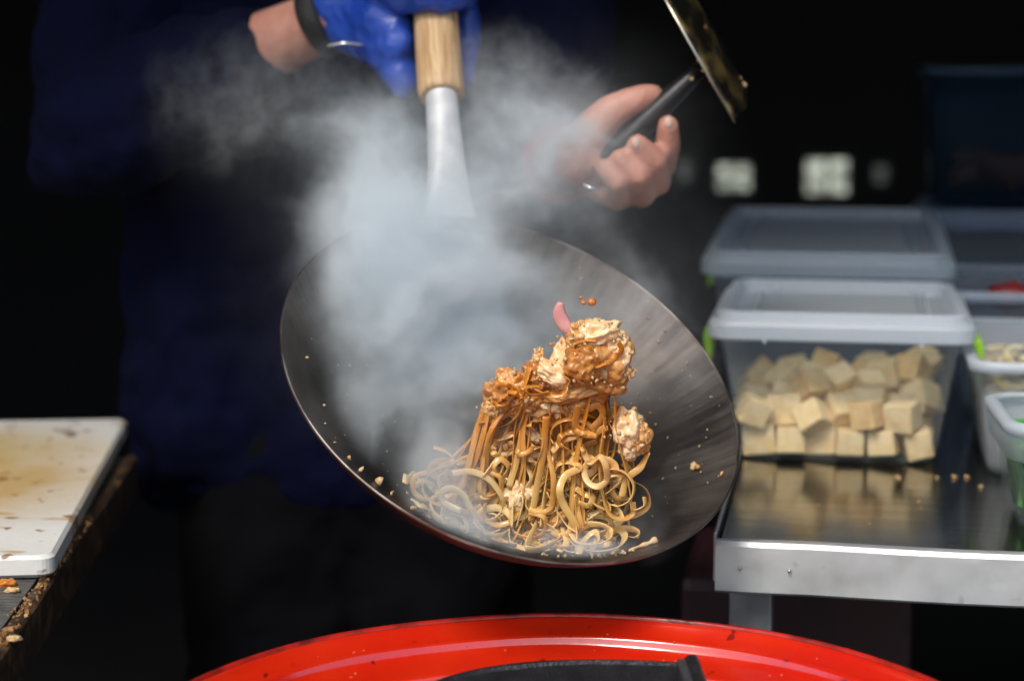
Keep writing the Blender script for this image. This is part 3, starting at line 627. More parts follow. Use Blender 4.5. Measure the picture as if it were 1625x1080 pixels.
rr = np.array(rings); n = len(rr); tt = np.linspace(0, n-1.001, 40); ii = tt.astype(int); rr = rr[ii]*(1-(tt-ii))[:, None, None]+rr[np.minimum(ii+1, n-1)]*(tt-ii)[:, None, None]
fe = st.loft(list(rr)).build("ferrule", m_ferrule, wok, True)
mb = MB(); cpt = c0_; L_ = np.linalg.norm(cpt-b0); d_ = (cpt-b0)/L_
mb.tube([b0+d_*s for s in (-.006, -.0055, -.003, .004, .03, .08, L_*.8, L_, L_+.05, L_+.062, L_+.066)], [.0165, .0190, .0205, .0212, .0210, .0205, .0202, .0205, .020, .014, .004], 40)
wh = mb.build("handle", m_wood, wok, True)
# align wood grain with the handle by rebuilding it in a frame of its own
Mh = Vector(d_).to_track_quat('Z', 'Y').to_matrix().to_4x4(); Mh.translation = Vector(b0); wh.data.transform(Mh.inverted()); wh.matrix_local = Mh
for s in (-1, 1):
    q = a_start+np.array([.004, s*.012, .0045]); MB().tube([q, q+np.array([0, 0, .002])], [.004, .0025], 12).build("rivet", m_silver, wok, True)

def wok_hit(px, py, back=0.):
    d = _dir(px, py); d = d/np.linalg.norm(d); o = np.array([0, 0, CAM_Z])-SC; b_ = o@d; c_ = o@o-(RHO-.001)**2; t = -b_+math.sqrt(max(b_*b_-c_, 1e-9)); return np.array([0, 0, CAM_Z])+d*(t-back)

def clampin(x, y, lim=.955):
    o_ = np.array([0, 0, CAM_Z])
    for _ in range(40):
        d = _dir(x, y); h_ = o_+d*(((C-o_)@NRM)/(d@NRM))-C
        if np.linalg.norm(h_) < WR*lim: break
        x += (818-x)*.02; y += (620-y)*.02
    return x, y
# ------------------------------------------------------------------ food in the wok
def zz(x, y): return (620+x/2.348, 460+y/2.348)
def depth(px, py, d=0.):
    """metres in front of the wok surface low down, a free-hanging clump further up"""
    h = wok_hit(px, py)[1]; base = 1.452+.010*(py-620)/260
    return min(h-.012, base)+d
def ribbon(pix, name="noodle", m=None, w=.0044, th=.0012, dep=0., zamp=.006, n=None, tw0=None, twr=1.2, seed=0):
    r = np.random.default_rng(seed+11)
    pts = []; k = len(pix); zs = np.cumsum(r.normal(0, zamp, k)); zs -= zs.mean()
    for (x, y), z in zip(pix, zs):
        x, y = clampin(x, y)
        Y = min(depth(x, y, dep+float(np.clip(z, -.018, .018))), wok_hit(x, y)[1]-.004); pts.append(at(x, y, Y))
    pp = spline(pts, n or max(14, 7*k))
    tw = (tw0 if tw0 is not None else r.uniform(0, 6.3)) + np.cumsum(r.normal(0, .05, len(pp)))+twr*np.linspace(0, 1, len(pp))*r.normal()
    T, N, B = frames(pp, n0=(0, -1, .05), twist=tw)
    sec = [(1, 0), (.82, .8), (-.82, .8), (-1, 0), (-.82, -.8), (.82, -.8)]
    rings = [[pp[i]+N[i]*(a*w/2)+B[i]*(b_*th/2) for a, b_ in sec] for i in range(len(pp))]
    o = MB().loft(rings).build(name, m or m_nood, None, True, True)
    zt = at(880, 640, 1.45)[2]; zb = at(880, 775, 1.45)[2]; sv = np.clip((pp[:, 2]-zb)/(zt-zb), 0, 1)+r.normal(0, .08)
    a = o.data.attributes.new("sauce", 'FLOAT', 'POINT'); a.data.foreach_set("value", np.repeat(np.clip(sv, 0, 1), 6).astype(np.float32))
    return o
G = "flat rice noodles tossed above the wok"
LAB_H = "sauce-brown flat noodle hanging below the chicken in the tossed clump"
def lab_t(x, y, m):
    tone = {"noodle": "golden", "noodle_pale": "pale", "noodle_sauced": "brown"}[m.name]
    zx = "far left end" if x < 760 else "left half" if x < 830 else "middle" if x < 890 else "right half" if x < 950 else "far right end"
    zy = "upper part" if y < 790 else "core" if y < 840 else "bottom edge"
    return "%s curled flat noodle in the %s of the tangle at its %s" % (tone, zy, zx)
def lab_h(x, m, hook):
    tone = {"noodle": "golden", "noodle_pale": "pale", "noodle_sauced": "sauce-brown"}[m.name]
    zx = "left edge" if x < 760 else "left half" if x < 830 else "middle" if x < 890 else "right half" if x < 940 else "right edge"
    return "%s flat noodle hanging below the chicken at the curtain's %s%s" % (tone, zx, ", ending in a hook" if hook else "")
LAB_T = "pale curled flat noodle in the tangle at the clump's foot"
traced = [
 ([(385,528),(362,572),(320,605),(262,628),(238,655),(258,670),(300,645)], m_nood, "noodle hooked back on itself at the clump's upper left edge", 0),
 ([(228,682),(300,676),(368,706),(413,768),(420,815),(385,852),(335,856),(298,812),(270,762),(228,738),(192,752),(200,792),(262,822)], m_nood_p, "wide noodle loop at the lower left of the clump", -.016),
 ([(278,772),(292,815),(318,858),(356,896)], m_nood_p, "noodle end trailing down-right beneath the wide lower left loop", -.014),
 ([(470,468),(430,540),(402,620),(345,698)], m_nood, None, -.008),
 ([(488,500),(478,600),(440,735)], m_nood, None, -.010),
 ([(578,470),(570,600),(545,730),(522,862)], m_nood, None, -.014),
 ([(592,520),(585,650),(572,780),(562,882)], m_nood, None, -.012),
 ([(400,420),(398,500),(375,580),(330,660)], m_nood_b, None, 0),
 ([(352,488),(300,560),(248,632)], m_nood_b, None, -.002),
 ([(702,428),(688,498),(720,526),(766,500),(790,462),(772,430),(736,442)], m_nood, "round noodle ring at the upper right of the clump", -.012),
 ([(800,398),(806,480),(832,540),(832,602),(806,640),(768,628)], m_nood_b, "noodle bowing round the open gap beside the separate chicken piece", 0),
 ([(710,580),(742,642),(780,620),(803,662),(803,712),(768,732),(733,712),(722,668),(742,632)], m_nood_p, "noodle curled like a hook left of the separate chicken piece", -.016),
 ([(596,700),(620,650),(668,640),(702,662),(652,690),(630,742),(642,795),(682,862),(692,892)], m_nood, None, -.014),
 ([(690,738),(722,760),(752,772),(738,802),(698,792)], m_nood, None, -.012),
 ([(578,752),(620,822),(660,880),(692,902)], m_nood_p, None, -.012),
 ([(546,868),(505,950),(512,976),(560,976),(622,930),(614,900),(580,874),(545,868)], m_nood_p, "triangular noodle loop at the bottom centre of the clump", -.014),
 ([(448,882),(455,792),(482,760),(494,792),(470,882)], m_nood_p, None, -.012),
 ([(702,990),(690,962),(740,950),(772,938),(762,900),(722,930),(700,982)], m_nood_p, "twisted noodle loop lowest at the right foot of the clump", -.008),
 ([(962,602),(930,660),(882,702),(860,772)], m_nood, "noodle end hanging down from the separate chicken piece", -.004),
 ([(870,622),(880,682),(848,724),(800,760)], m_nood, None, -.004),
 ([(728,852),(780,820),(832,800),(862,850),(832,872)], m_nood_p, None, -.006),
 ([(598,602),(640,560),(702,540),(762,530),(800,512)], m_nood, None, -.010),
 ([(440,880),(445,940),(470,985)], m_nood_p, None, -.004),
 ([(640,880),(655,940),(630,985)], m_nood_p, None, -.004),
 ([(690,760),(695,850),(700,920)], m_nood, None, -.008),
 ([(770,560),(700,590),(620,640),(590,700)], m_nood_b, None, -.004),
 ([(420,640),(400,690),(380,660),(410,630),(440,660),(420,700)], m_nood, None, -.010),
 ([(300,640),(310,720),(290,790)], m_nood, None, -.004),
 ([(160,585),(205,600),(235,625)], m_nood_p, "faint stray noodle end poking out left of the clump", 0),
]
for i, (zp, m, lab, dep) in enumerate(traced):
    o = ribbon([zz(*q) for q in zp], "noodle", m, w=.0052 if i % 3 else .0058, dep=dep-.006, zamp=.003, tw0=[.5, 1.2, -.4, .9][i % 4], twr=.8, seed=i)
    zx_, zy_ = zz(*np.mean(np.array(zp), 0)); tag(o, lab or (lab_t(zx_, zy_, m) if zp[-1][1] > 720 else lab_h(zx_, m, False)), "noodle", G)
# hanging strands between the chicken on top and the tangle below
for i in range(50):
    u = min(max((i+.5)/50+rng.normal(0, .04), 0), 1); fr_t = i % 3 == 0
    sx, sy = 790+168*u+rng.normal(0, 8), (612 if fr_t else 640)-42*u+rng.normal(0, 12)
    ex_, ey_ = 712+275*u+rng.normal(0, 14), 735+65*min(1, u*3)+rng.uniform(0, 60)
    ph, am = rng.uniform(0, 6.3), rng.uniform(4, 13); pts = []
    for t in (0, .2, .4, .6, .8, 1.0):
        e_ = t**(.85 if u < .4 else 1.1); pts.append((sx+(ex_-sx)*e_+am*math.sin(ph+5.2*t)*min(1, 3*t), sy+(ey_-sy)*t))
    a = rng.choice([-1, 1]); r = rng.uniform(14, 28)
    pts += [(ex_+a*r*.75, ey_+r*.55), (ex_+a*r*1.6, ey_+r*.15), (ex_+a*r*1.6, ey_-r*.75), (ex_+a*r*.7, ey_-r*1.1)][:int(rng.integers(2, 5))]
    m = [m_nood_b, m_nood_b, m_nood][i % 3]
    o = ribbon(pts, "noodle", m, w=rng.uniform(.0040, .0060), dep=rng.uniform(-.020, -.012) if fr_t else rng.uniform(-.006, .014), zamp=.003, seed=100+i)
    tag(o, lab_h((sx+ex_)/2, m, len(pts) > 8), "noodle", G)
# looping strands of the tangle: each winds on through several loops
for i in range(64):
    while True:
        cx, cy_ = rng.uniform(718, 985), rng.uniform(735, 878)
        if (cy_ < 874-abs(cx-880)*.14) and not (cx < 770 and cy_ > 830): break
    r = rng.uniform(15, 32) if i % 3 else rng.uniform(28, 44); el = rng.uniform(.5, 1); th = rng.uniform(0, 6.3); sgn = rng.choice([-1, 1]); turns = rng.uniform(1.2, 2.6); k = int(8*turns)
    dxy = rng.normal(0, 1, 2); dxy *= rng.uniform(18, 60)/np.linalg.norm(dxy); dxy[1] *= .6; pts = []
    for j in range(k):
        t = j/(k-1); a = th+sgn*turns*2*math.pi*t; q = r*(1+.3*math.sin(3.1*t+th))
        pts.append((cx+dxy[0]*(t-.5)+q*math.cos(a), min(cy_+dxy[1]*(t-.5)+q*el*math.sin(a), 892-abs(cx-930)*.06)))
    m = [m_nood_p, m_nood, m_nood_p, m_nood_b][i % 4] if cy_ < 800 else [m_nood_p, m_nood_p, m_nood][i % 3]
    o = ribbon(pts, "noodle", m, w=rng.uniform(.0042, .0062), dep=rng.uniform(-.014, .018), zamp=.0025, seed=300+i, twr=1.6)
    tag(o, lab_t(cx, cy_, m), "noodle", G)
# sauced ribbons wrapped over and between the chicken pieces
for i in range(18):
    k = i % 3; zx0, zy0, sp = ((765, 270, 85), (590, 330, 60), (430, 385, 55))[k]
    cx, cy_ = zx0+rng.normal(0, sp*.40), zy0+rng.normal(0, sp*.40); r = rng.uniform(28, 70); th = rng.uniform(0, 6.3); arc = rng.uniform(1.8, 4.2); el = rng.uniform(.4, .9); n_ = 7
    pts = [zz(cx+r*math.cos(th+arc*j/(n_-1))*(1+.15*math.sin(2.0*j)), cy_+r*el*math.sin(th+arc*j/(n_-1))+6*j*(i % 2)) for j in range(n_)]
    m = [m_nood_b, m_nood_b, m_nood][(i//3) % 3]
    o = ribbon(pts, "noodle", m, w=rng.uniform(.0034, .0050), dep=rng.uniform(-.034, -.016), zamp=.003, seed=600+i)
    tag(o, "%s noodle ribbon wrapped over the chicken at the %s of the clump" % ("sauce-brown" if m is m_nood_b else "golden", ("crown", "middle", "upper left")[k]), "noodle", "noodle ribbons among the chicken")
# ribbons slung across the hanging strands, and small sauced bits caught between them
for i in range(24):
    cx, cy_ = rng.uniform(400, 760), rng.uniform(430, 640); cx -= (cy_-430)*.25*(cx < 560); r = rng.uniform(40, 110); th = rng.uniform(.2, 1.2)+(math.pi*.0 if i % 2 else 1.3); arc = rng.uniform(1.6, 3.4); el = rng.uniform(.35, .8); tl = rng.uniform(-.9, .9); n_ = 8
    pts = []
    for j in range(n_):
        a = th+arc*j/(n_-1); x, y = r*math.cos(a), r*el*math.sin(a); pts.append(zz(cx+x*math.cos(tl)-y*math.sin(tl), cy_+x*math.sin(tl)+y*math.cos(tl)))
    m = [m_nood, m_nood_b, m_nood_p][i % 3]
    o = ribbon(pts, "noodle", m, w=rng.uniform(.0036, .0054), dep=rng.uniform(-.020, -.008), zamp=.003, seed=700+i, twr=1.5)
    tag(o, "%s %s noodle slung across the hanging strands in the clump's %s %s" % ("sauce-brown" if cy_ < 530 else "golden", "long" if r > 75 else "short", "upper" if cy_ < 530 else "lower", "left edge" if cx < 470 else "middle left" if cx < 560 else "middle right" if cx < 660 else "right edge"), "noodle", "noodles slung across the clump")
for i, (x, y, r, m) in enumerate(((405, 455, .0075, m_brown), (455, 440, .0085, m_crust), (505, 425, .0080, m_brown), (545, 405, .0090, m_brown), (560, 455, .0060, m_crust), (625, 400, .0075, m_brown), (650, 440, .0065, m_brown), (700, 425, .0070, m_crust), (755, 400, .0075, m_brown), (690, 480, .0050, m_pale), (375, 480, .0060, m_brown), (530, 540, .0055, m_pale), (430, 760, .0065, m_pale), (505, 745, .0075, m_pale), (620, 850, .0060, m_crust))):
    px, py = zz(x, y); o = lump(at(px, py, depth(px, py, -.012)), r, m, "chicken_shred", i+60, (1.5, .7, .8), .38, 4, (0, rng.uniform(-1, 1), 0), 1.6)
    tag(o, "%s chicken shred caught among the hanging noodles %s" % ({"chicken_crust": "browned", "chicken_pale": "pale", "sauced_chicken": "sauce-dark"}[m.name], "under the upper left pieces" if x < 480 else "under the middle pieces" if x < 600 else "under the crown") if y < 600 else "small chicken shred low in the noodle tangle at its %s" % ("left" if x < 470 else "middle" if x < 560 else "bottom"), "chicken shred", "chicken shreds among the noodles")
# limp noodles lying in the steam at the lower left of the wok
for i in range(16):
    cx, cy_ = rng.uniform(655, 745), rng.uniform(755, 835); cy_ = max(cy_, 735+(745-cx)*.25); a = rng.uniform(-.5, .9); l = rng.uniform(18, 42)
    pts = [(cx+l*(t-.5)*math.cos(a)+rng.normal(0, 5), cy_+l*(t-.5)*math.sin(a)+rng.normal(0, 6)) for t in (0, .33, .66, 1)]
    mbp = []
    for x, y in pts: mbp.append(wok_hit(*clampin(x, y, .94), .006+.02*rng.random()))
    pp = spline(mbp, 20); T, N, B = frames(pp, n0=tuple(NRM)); sec = [(1, 0), (.8, .8), (-.8, .8), (-1, 0), (-.8, -.8), (.8, -.8)]
    o = MB().loft([[pp[j]+B[j]*(p*.0021)+N[j]*(q*.0008) for p, q in sec] for j in range(20)]).build("noodle", m_nood_p, None, True, True)
    tag(o, "limp pale noodle lying on the wok left of the tossed clump", "noodle", "noodles lying in the wok")
# chicken pieces
def zc(x, y, d=0.): px, py = zz(x, y); return at(px, py, depth(px, py, d))
chick = [
 ((765,165), .0155, m_pale, (1.25, .9, .75), -.016, "pale crumbly chicken piece crowning the tossed noodles"),
 ((825,190), .0130, m_pale, (1, .9, .9), -.012, "small pale chicken piece at the crown's right shoulder"),
 ((715,185), .0125, m_crust, (.9, .9, 1.1), -.018, "browned chicken piece at the crown's left shoulder"),
 ((782,248), .0215, m_crust, (1.1, .9, 1), -.012, "largest crusty chicken piece on top of the tossed noodles"),
 ((715,275), .0165, m_brown, (.95, .9, 1), -.026, "brown rolled chicken chunk facing forward under the crown"),
 ((850,265), .0120, m_pale, (.8, .8, 1.3), -.016, "pale chicken flake at the right side of the crown"),
 ((868,310), .0080, m_pale, (1.1, .8, .8), -.016, "tiny pale chicken flake low on the crown's right side"),
 ((800,328), .0155, m_brown, (1.1, .9, .9), -.014, "dark sauced chicken chunk under the largest piece"),
 ((640,262), .0125, m_pale, (.75, .8, 1.35), -.006, "pale pink chicken strip left of the crown"),
 ((560,312), .0140, m_brown, (1, .9, .9), -.010, "brown chicken piece midway along the clump's top"),
 ((552,262), .0065, m_crust, (.7, .8, 1.5), -.010, "small upright chicken shred at the middle of the top"),
 ((612,312), .0125, m_pale, (1.25, .9, .8), -.020, "small pale chicken piece in front of the middle brown one"),
 ((650,352), .0130, m_brown, (1.2, .9, .8), -.014, "sauce-covered chicken piece between middle and crown"),
 ((450,345), .0135, m_crust, (1, .8, .8), -.012, "crusty chicken piece at the upper left of the clump"),
 ((425,392), .0150, m_brown, (1.1, .8, .95), -.012, "brown chicken piece below the crusty upper left one"),
 ((385,432), .0110, m_crust, (.8, .8, 1.1), -.012, "browned chicken piece lowest at the upper left edge"),
 ((475,415), .0105, m_brown, (1.3, .8, .7), -.016, "dark chicken strip right of the upper left pieces"),
 ((885,515), .0135, m_pale, (.85, .8, 1.25), -.010, "pale chicken piece hanging apart at the right"),
 ((925,540), .0125, m_crust, (.8, .8, 1.25), -.008, "browned chicken half beside the pale piece hanging apart at right"),
 ((890,580), .0105, m_pale, (.9, .8, 1.1), -.008, "small pale chicken piece lowest in the right hanging bit"),
 ((690,375), .0140, m_crust, (1.9, .9, .55), -.016, "flat brown chicken strip under the crown"),
 ((470,770), .0085, m_pale, (.8, .7, 1.5), -.014, "small pale chicken piece low between the hanging noodles"),
 ((350,805), .0085, m_crust, (1, .8, 1), .004, "small chicken bit inside the wide lower left loop"),
 ((515,600), .0080, m_pale, (1.5, .8, .7), -.006, "pale sliver in the middle of the hanging noodles"),
 ((600,430), .0080, m_pale, (1.3, .8, .8), -.012, "pale sliver under the brown chicken in the clump's middle"),
]
for i, (q, r, m, sq, d, lab) in enumerate(chick):
    o = lump(zc(*q, d), r*.98, m, "chicken_piece", i+3, sq, .30, 5, (0, R(rng.normal(0, 18)), 0), 1.5, sharp=.05); tag(o, lab, "chicken", "chicken pieces in the tossed food")
# the sauced core of the clump, behind the single strands
core = MB()
for z in range(9):
    t = z/8; y = 600+ (870-600)*t; cx = 885-25*t; hw = (82+46*t) if t < .8 else 100
    ring = []
    for a in np.linspace(0, 2*math.pi, 24, endpoint=False):
        k = 1+.16*math.sin(3*a+z)+.1*math.sin(5*a-z*1.7); qx, qy = clampin(cx+hw*k*math.cos(a)*.9, y-(12 if z == 8 else 0), .86); c = at(qx, qy, min(depth(qx, qy, .008)+.012*math.sin(a)*k, wok_hit(qx, qy)[1]-.003)); ring.append(c)
    core.loft if False else None
    core.v += [tuple(p) for p in ring]
n = 24; core.f = [(i*n+j, i*n+(j+1) % n, (i+1)*n+(j+1) % n, (i+1)*n+j) for i in range(8) for j in range(n)]+[tuple(reversed(range(n))), tuple(range(8*n, 9*n))]
o = core.build("noodle_mass", m_nood_b, None, True, True); tag(o, "sauce-brown matted noodles inside the tossed clump", "noodles", None, "stuff")
# chopped nuts and crumbs clinging to the clump and lying in the wok
mb = MB()
_bm = bmesh.new(); bmesh.ops.create_icosphere(_bm, subdivisions=1, radius=1); _bm.verts.ensure_lookup_table()
ICO_V = np.array([tuple(v.co) for v in _bm.verts]); ICO_F = [tuple(v.index for v in f.verts) for f in _bm.faces]; _bm.free()
def crumb(c, r):
    E_ = np.array(Euler((rng.uniform(0, 3), rng.uniform(0, 3), rng.uniform(0, 3))).to_matrix())
    v = ICO_V*(1+.28*rng.normal(size=(len(ICO_V), 1)))*np.array([rng.uniform(.8, 1.6), 1, rng.uniform(.5, .9)])*r; mb.add(v@E_.T+np.array(c), ICO_F)
for i in range(420):
    k = rng.integers(0, 20); q, r, m, sq, d, lab = chick[k]; a, e = rng.uniform(0, 6.3), rng.uniform(-.9, 1.4); px, py = zz(*q)
    c = at(px, py, depth(px, py, d))+r*np.array([sq[0]*math.cos(a)*math.cos(e), -abs(sq[1]*math.sin(a)*math.cos(e)), sq[2]*math.sin(e)])*rng.uniform(.9, 1.12); crumb(c, abs(rng.normal(.0006, .0009))+.0004)
for i in range(200):
    px, py = zz(rng.uniform(250, 850), rng.uniform(420, 880)); crumb(at(px, py, depth(px, py, rng.uniform(-.016, -.004))), rng.uniform(.0005, .0014))
o = mb.build("chopped_nuts", m_crumb, None, True); tag(o, "chopped nut crumbs clinging to the tossed noodles and chicken", "chopped nuts", None, "stuff")
mb = MB()
for px, py, r in ((1103, 737, .0034), (1099, 743, .0026), (1107, 741, .0024), (1145, 752, .0018), (1140, 755, .001), (543, 513, .0012), (597, 768, .0035), (648, 822, .0035), (532, 735, .0022), (552, 755, .0026), (600, 800, .0018), (520, 705, .0014), (1072, 742, .0008)): crumb(wok_hit(*clampin(px, py, .97), .001), r)
for i in range(210):
    a, t = rng.uniform(0, 6.3), math.sqrt(rng.random()); px, py = 810+355*t*math.cos(a)+30*math.sin(a), 640+245*t*math.sin(a)
    if clampin(px, py, .96) == (px, py): crumb(wok_hit(px, py, .0006), abs(rng.normal(.0004, .0004))+.00025)
for i in range(150):
    px = rng.uniform(640, 1010); py = 885-rng.exponential(14)-max(0, (860-px))*.30+ (0 if px < 860 else 2); py = min(py, 893); crumb(wok_hit(*clampin(px, py, .97), .001), rng.uniform(.0006, .002))
o = mb.build("wok_crumbs", m_crumb, None, True); tag(o, "pale crumbs and flecks scattered over the inside of the wok", "crumbs", None, "stuff")
pp = [wok_hit(x, y, .0012) for x, y in [clampin(*q_, .965) for q_ in ((1005, 884), (1022, 877), (1037, 872), (1050, 866))]]
tag(MB().tube(spline(pp, 16), np.linspace(.001, .0026, 16)*(1+.3*np.sin(np.arange(16))), 8).build("sauce_smear", m_crumb, None, True, True), "yellowish food smear on the wok near its bottom right rim", "sauce smear")
# onion slice and sauce drops in the air
on = spline([zz(634, 46) + (0,), zz(628, 88) + (0,), zz(648, 130) + (0,), zz(694, 172) + (0,)], 18); op = [at(x, y, 1.438) for x, y, _ in on]
T, N, B = frames(np.array(op), n0=(0, -1, 0)); rw = .0088*np.sin(np.linspace(.45, 2.6, 18)); rings = [[op[i]+B[i]*rw[i]*math.cos(a)*.62+N[i]*.0022*math.sin(a) for a in np.linspace(0, 2*math.pi, 10, endpoint=False)] for i in range(18)]
tag(MB().loft(rings).build("onion_slice", m_onion, None, True, True), "pink onion sliver flying above the top chicken piece", "onion slice")
for px, py, r, lab in ((939, 479, .0034, "round orange sauce drop flying above the chicken"), (926, 480, .0020, "small orange sauce drop left of the round drop"), (922, 472, .0013, "tiniest orange sauce drop above the small one"), (874, 546, .0014, "tiny brown sauce drop left of the top chicken"), (951, 505, .0010, "tiny pale sauce drop between round drop and chicken")):
    tag(lump(at(px, py, 1.44), r, m_drop, "sauce_drop", int(px), (1, 1, .9), .15, 3), lab, "sauce drop")

# ------------------------------------------------------------------ the turner (spatula) in the bare hand
ha, hb = at(950, 263, 1.742), at(1116, 106, 1.742)
sp_c = (ha+hb)/2
turner = thing("wok_spatula", "oily steel wok spatula with black handle in the bare hand", "spatula", ha)
mb = MB(); L_ = np.linalg.norm(hb-ha); pts = [ha+(hb-ha)*t for t in (0, .02, .06, .3, .6, .72, .85, 1.0)]
mb.tube(pts, [.005, .0095, .0112, .0112, .0106, .0096, .0082, .0070], 24); mb.build("handle", m_handle_blk, turner, True, True)
e0, e1 = at(1040, -28, 1.70), at(1166, 195, 1.69)
wv = at(1189, 150, 1.765)-e1
nb = MB(); cols = []
for i in range(15):
    t = i/14; r0 = []
    for j in range(9):
        s = j/8; bulge = .0035*math.sin(math.pi*s)
        p = e0+(e1-e0)*t*(1-.0*s) + wv*s*(1 if t < .999 else 1); p = p-(e1-e0)/np.linalg.norm(e1-e0)*(.006*(1-math.sin(math.pi*min(1, .15+.85*s))) if t > .9 else 0)
        nn = np.cross(e1-e0, wv); nn /= np.linalg.norm(nn); r0.append(p+nn*bulge)
    cols.append(r0)
top = [p for r in cols for p in r]; nn = np.cross(e1-e0, wv); nn /= np.linalg.norm(nn); bot = [p+nn*.0014 for p in top]; f = []
for i in range(14):
    for j in range(8):
        a = i*9+j; f += [(a, a+1, a+10, a+9), (135+a, 135+a+9, 135+a+10, 135+a+1)]
for i in range(14): a = i*9; f += [(a, a+9, 135+a+9, 135+a)]; a = i*9+8; f += [(a, 135+a, 135+a+9, a+9)]
for j in range(8): f += [(j, 135+j, 136+j, j+1)]; a = 126+j; f += [(a, a+1, 136+a, 135+a)]
bl = nb.add(top+bot, f).build("blade", m_blade, turner, True, True)
mb = MB(); mb.tube([e0, e0*.5+e1*.5, e1], .0011, 8); mb.build("blade_edge", m_blade_edge, bl, True, True)
sh = MB(); mid_b = e0*.42+e1*.58+wv*.5+nn*.004; sh.tube(spline([hb-(hb-ha)*.06, hb, hb*.4+mid_b*.6, mid_b], 12), .0062, 12); sh.build("shaft", m_handle_blk, turner, True, True)
mb = MB()
for i in range(46):
    t, s = rng.uniform(.1, .98), rng.random()
    r = abs(rng.normal(.0006, .0005))+.0003; c = e0+(e1-e0)*t+wv*s-nn*.0006+nn*.0035*math.sin(math.pi*s); mb.box(c, (r*2, r*1.5, r*1.5), Euler((rng.random()*3, rng.random()*3, 0)).to_matrix())
for t, s, r in ((.93, .93, .0040), (.88, .95, .0030), (.55, .05, .0022), (.62, .04, .0024), (.70, .06, .0020), (.42, .08, .0022)): mb.box(e0+(e1-e0)*t+wv*s-nn*.001, (r, r, r*2.4), Euler((.4, .5, .2)).to_matrix())
c = ha+(hb-ha)*.88; mb.box(c+np.array([0, -.0095, 0]), (.003, .002, .003))
o = bevel(mb.build("food_specks", m_crumb, turner, False, True), .0003, 1); o["kind"] = "stuff"

# ------------------------------------------------------------------ the cook
def blob_mesh(name, chains, mat_, vox, parent=None, smooth_it=6, balls=()):
    bm = bmesh.new()
    def ball(c, r, sq=(1, 1, 1)):
        M = Matrix.Translation(Vector([float(k) for k in c])) @ Matrix.Diagonal((r*sq[0], r*sq[1], r*sq[2], 1))
        bmesh.ops.create_icosphere(bm, subdivisions=3, radius=1, matrix=M)
    for ch in chains:
        for (p, r), (q, s) in zip(ch[:-1], ch[1:]):
            p, q = np.array(p, float), np.array(q, float); k = max(2, int(np.linalg.norm(q-p)/(min(r, s)*.28)))
            for t in np.linspace(0, 1, k+1): ball(p+(q-p)*t, r+(s-r)*t)
    for bb in balls: ball(*bb)
    me = bpy.data.meshes.new(name); bm.to_mesh(me); bm.free(); me.materials.append(mat_)
    o = bpy.data.objects.new(name, me); COL.objects.link(o)
    rm = o.modifiers.new("remesh", 'REMESH'); rm.mode = 'VOXEL'; rm.voxel_size = vox; rm.use_smooth_shade = True
    if smooth_it: sm_ = o.modifiers.new("smooth", 'SMOOTH'); sm_.factor = .5; sm_.iterations = smooth_it
    if parent is not None: o.parent = parent
    return o
CX, CY = -.175, 2.17
sR, eR, wRr = np.array([-.375, 2.18, 1.46]), at(165, 195, 2.02), at(492, 42, 1.885)
sL, eL, wL = np.array([.03, 2.18, 1.45]), np.array([.045, 2.06, 1.17]), at(893, 256, 1.80)
kR = at(640, -28, 1.835)
HL = 1.742
def h(px, py, d): return at(px, py, HL+d)
left_hand = [
 [(wL, .028), (h(925, 250, .018), .031), (h(952, 242, .020), .025)],
 [(h(920, 248, .016), .024), (h(945, 275, .020), .022), (h(965, 288, .018), .017)],
 [(h(950, 225, .022), .022), (h(978, 250, .022), .016)],
 [(h(922, 234, .008), .021), (h(948, 200, .004), .0185), (h(970, 178, .002), .0160), (h(1002, 162, .001), .0135), (h(1022, 155, .002), .0125), (h(1036, 150, .003), .0095)],
 [(h(980, 246, .022), .0155), (h(1050, 262, .014), .0132), (h(1060, 230, -.004), .0118), (h(1060, 200, -.012), .0100)],
 [(h(972, 268, .022), .0155), (h(1042, 288, .008), .0136), (h(1040, 256, -.016), .0118), (h(1012, 230, -.021), .0100)],
 [(h(962, 288, .020), .0145), (h(1018, 308, .004), .0130), (h(1012, 280, -.020), .0114), (h(984, 252, -.022), .0096)],
 [(h(950, 298, .016), .0130), (h(982, 316, .000), .0112), (h(978, 290, -.022), .0098), (h(956, 266, -.020), .0084)],
]
body_ch = left_hand+[
 [(wL, .026), (wL*.6+eL*.4, .034), (eL, .040), (sL, .050)],
 [(wRr, .030), (wRr*.7+eR*.3, .037), (wRr*.35+eR*.65, .043), (eR, .044), (sR, .050)],
 [(wRr, .029), (kR, .033)], [(kR, .030), (kR+np.array([.035, .02, .005]), .022)],
 [((CX, CY, .88), .095), ((CX, CY, 1.05), .110), ((CX, CY, 1.30), .125), ((CX, CY+.01, 1.42), .10), ((CX, CY, 1.50), .058), ((CX, CY-.01, 1.60), .055)],
 [((CX-.08, CY, .86), .080), ((CX-.10, CY, .48), .058), ((CX-.10, CY+.02, .12), .040), ((CX-.10, CY-.11, .075), .033)],
 [((CX+.08, CY, .86), .080), ((CX+.10, CY, .48), .058), ((CX+.10, CY+.02, .12), .040), ((CX+.10, CY-.11, .075), .033)],
]
hx, hy, hzz = CX, CY-.02, 1.675
heads = [((hx, hy, hzz), .098, (.80, .98, 1.18)), ((hx, hy-.045, hzz-.060), .055, (.95, .85, .9)), ((hx, hy-.098, hzz-.012), .014, (.8, 1.1, 1.6)), ((hx, hy-.090, hzz-.058), .018, (1.5, .6, .45)),
         ((hx-.080, hy+.005, hzz-.01), .022, (.4, .8, 1.3)), ((hx+.080, hy+.005, hzz-.01), .022, (.4, .8, 1.3))]
person = blob_mesh("person", body_ch, m_skin, .0032, None, 4, heads)
tag(person, "cook in a navy jacket gripping the wok handle and a spatula", "person")
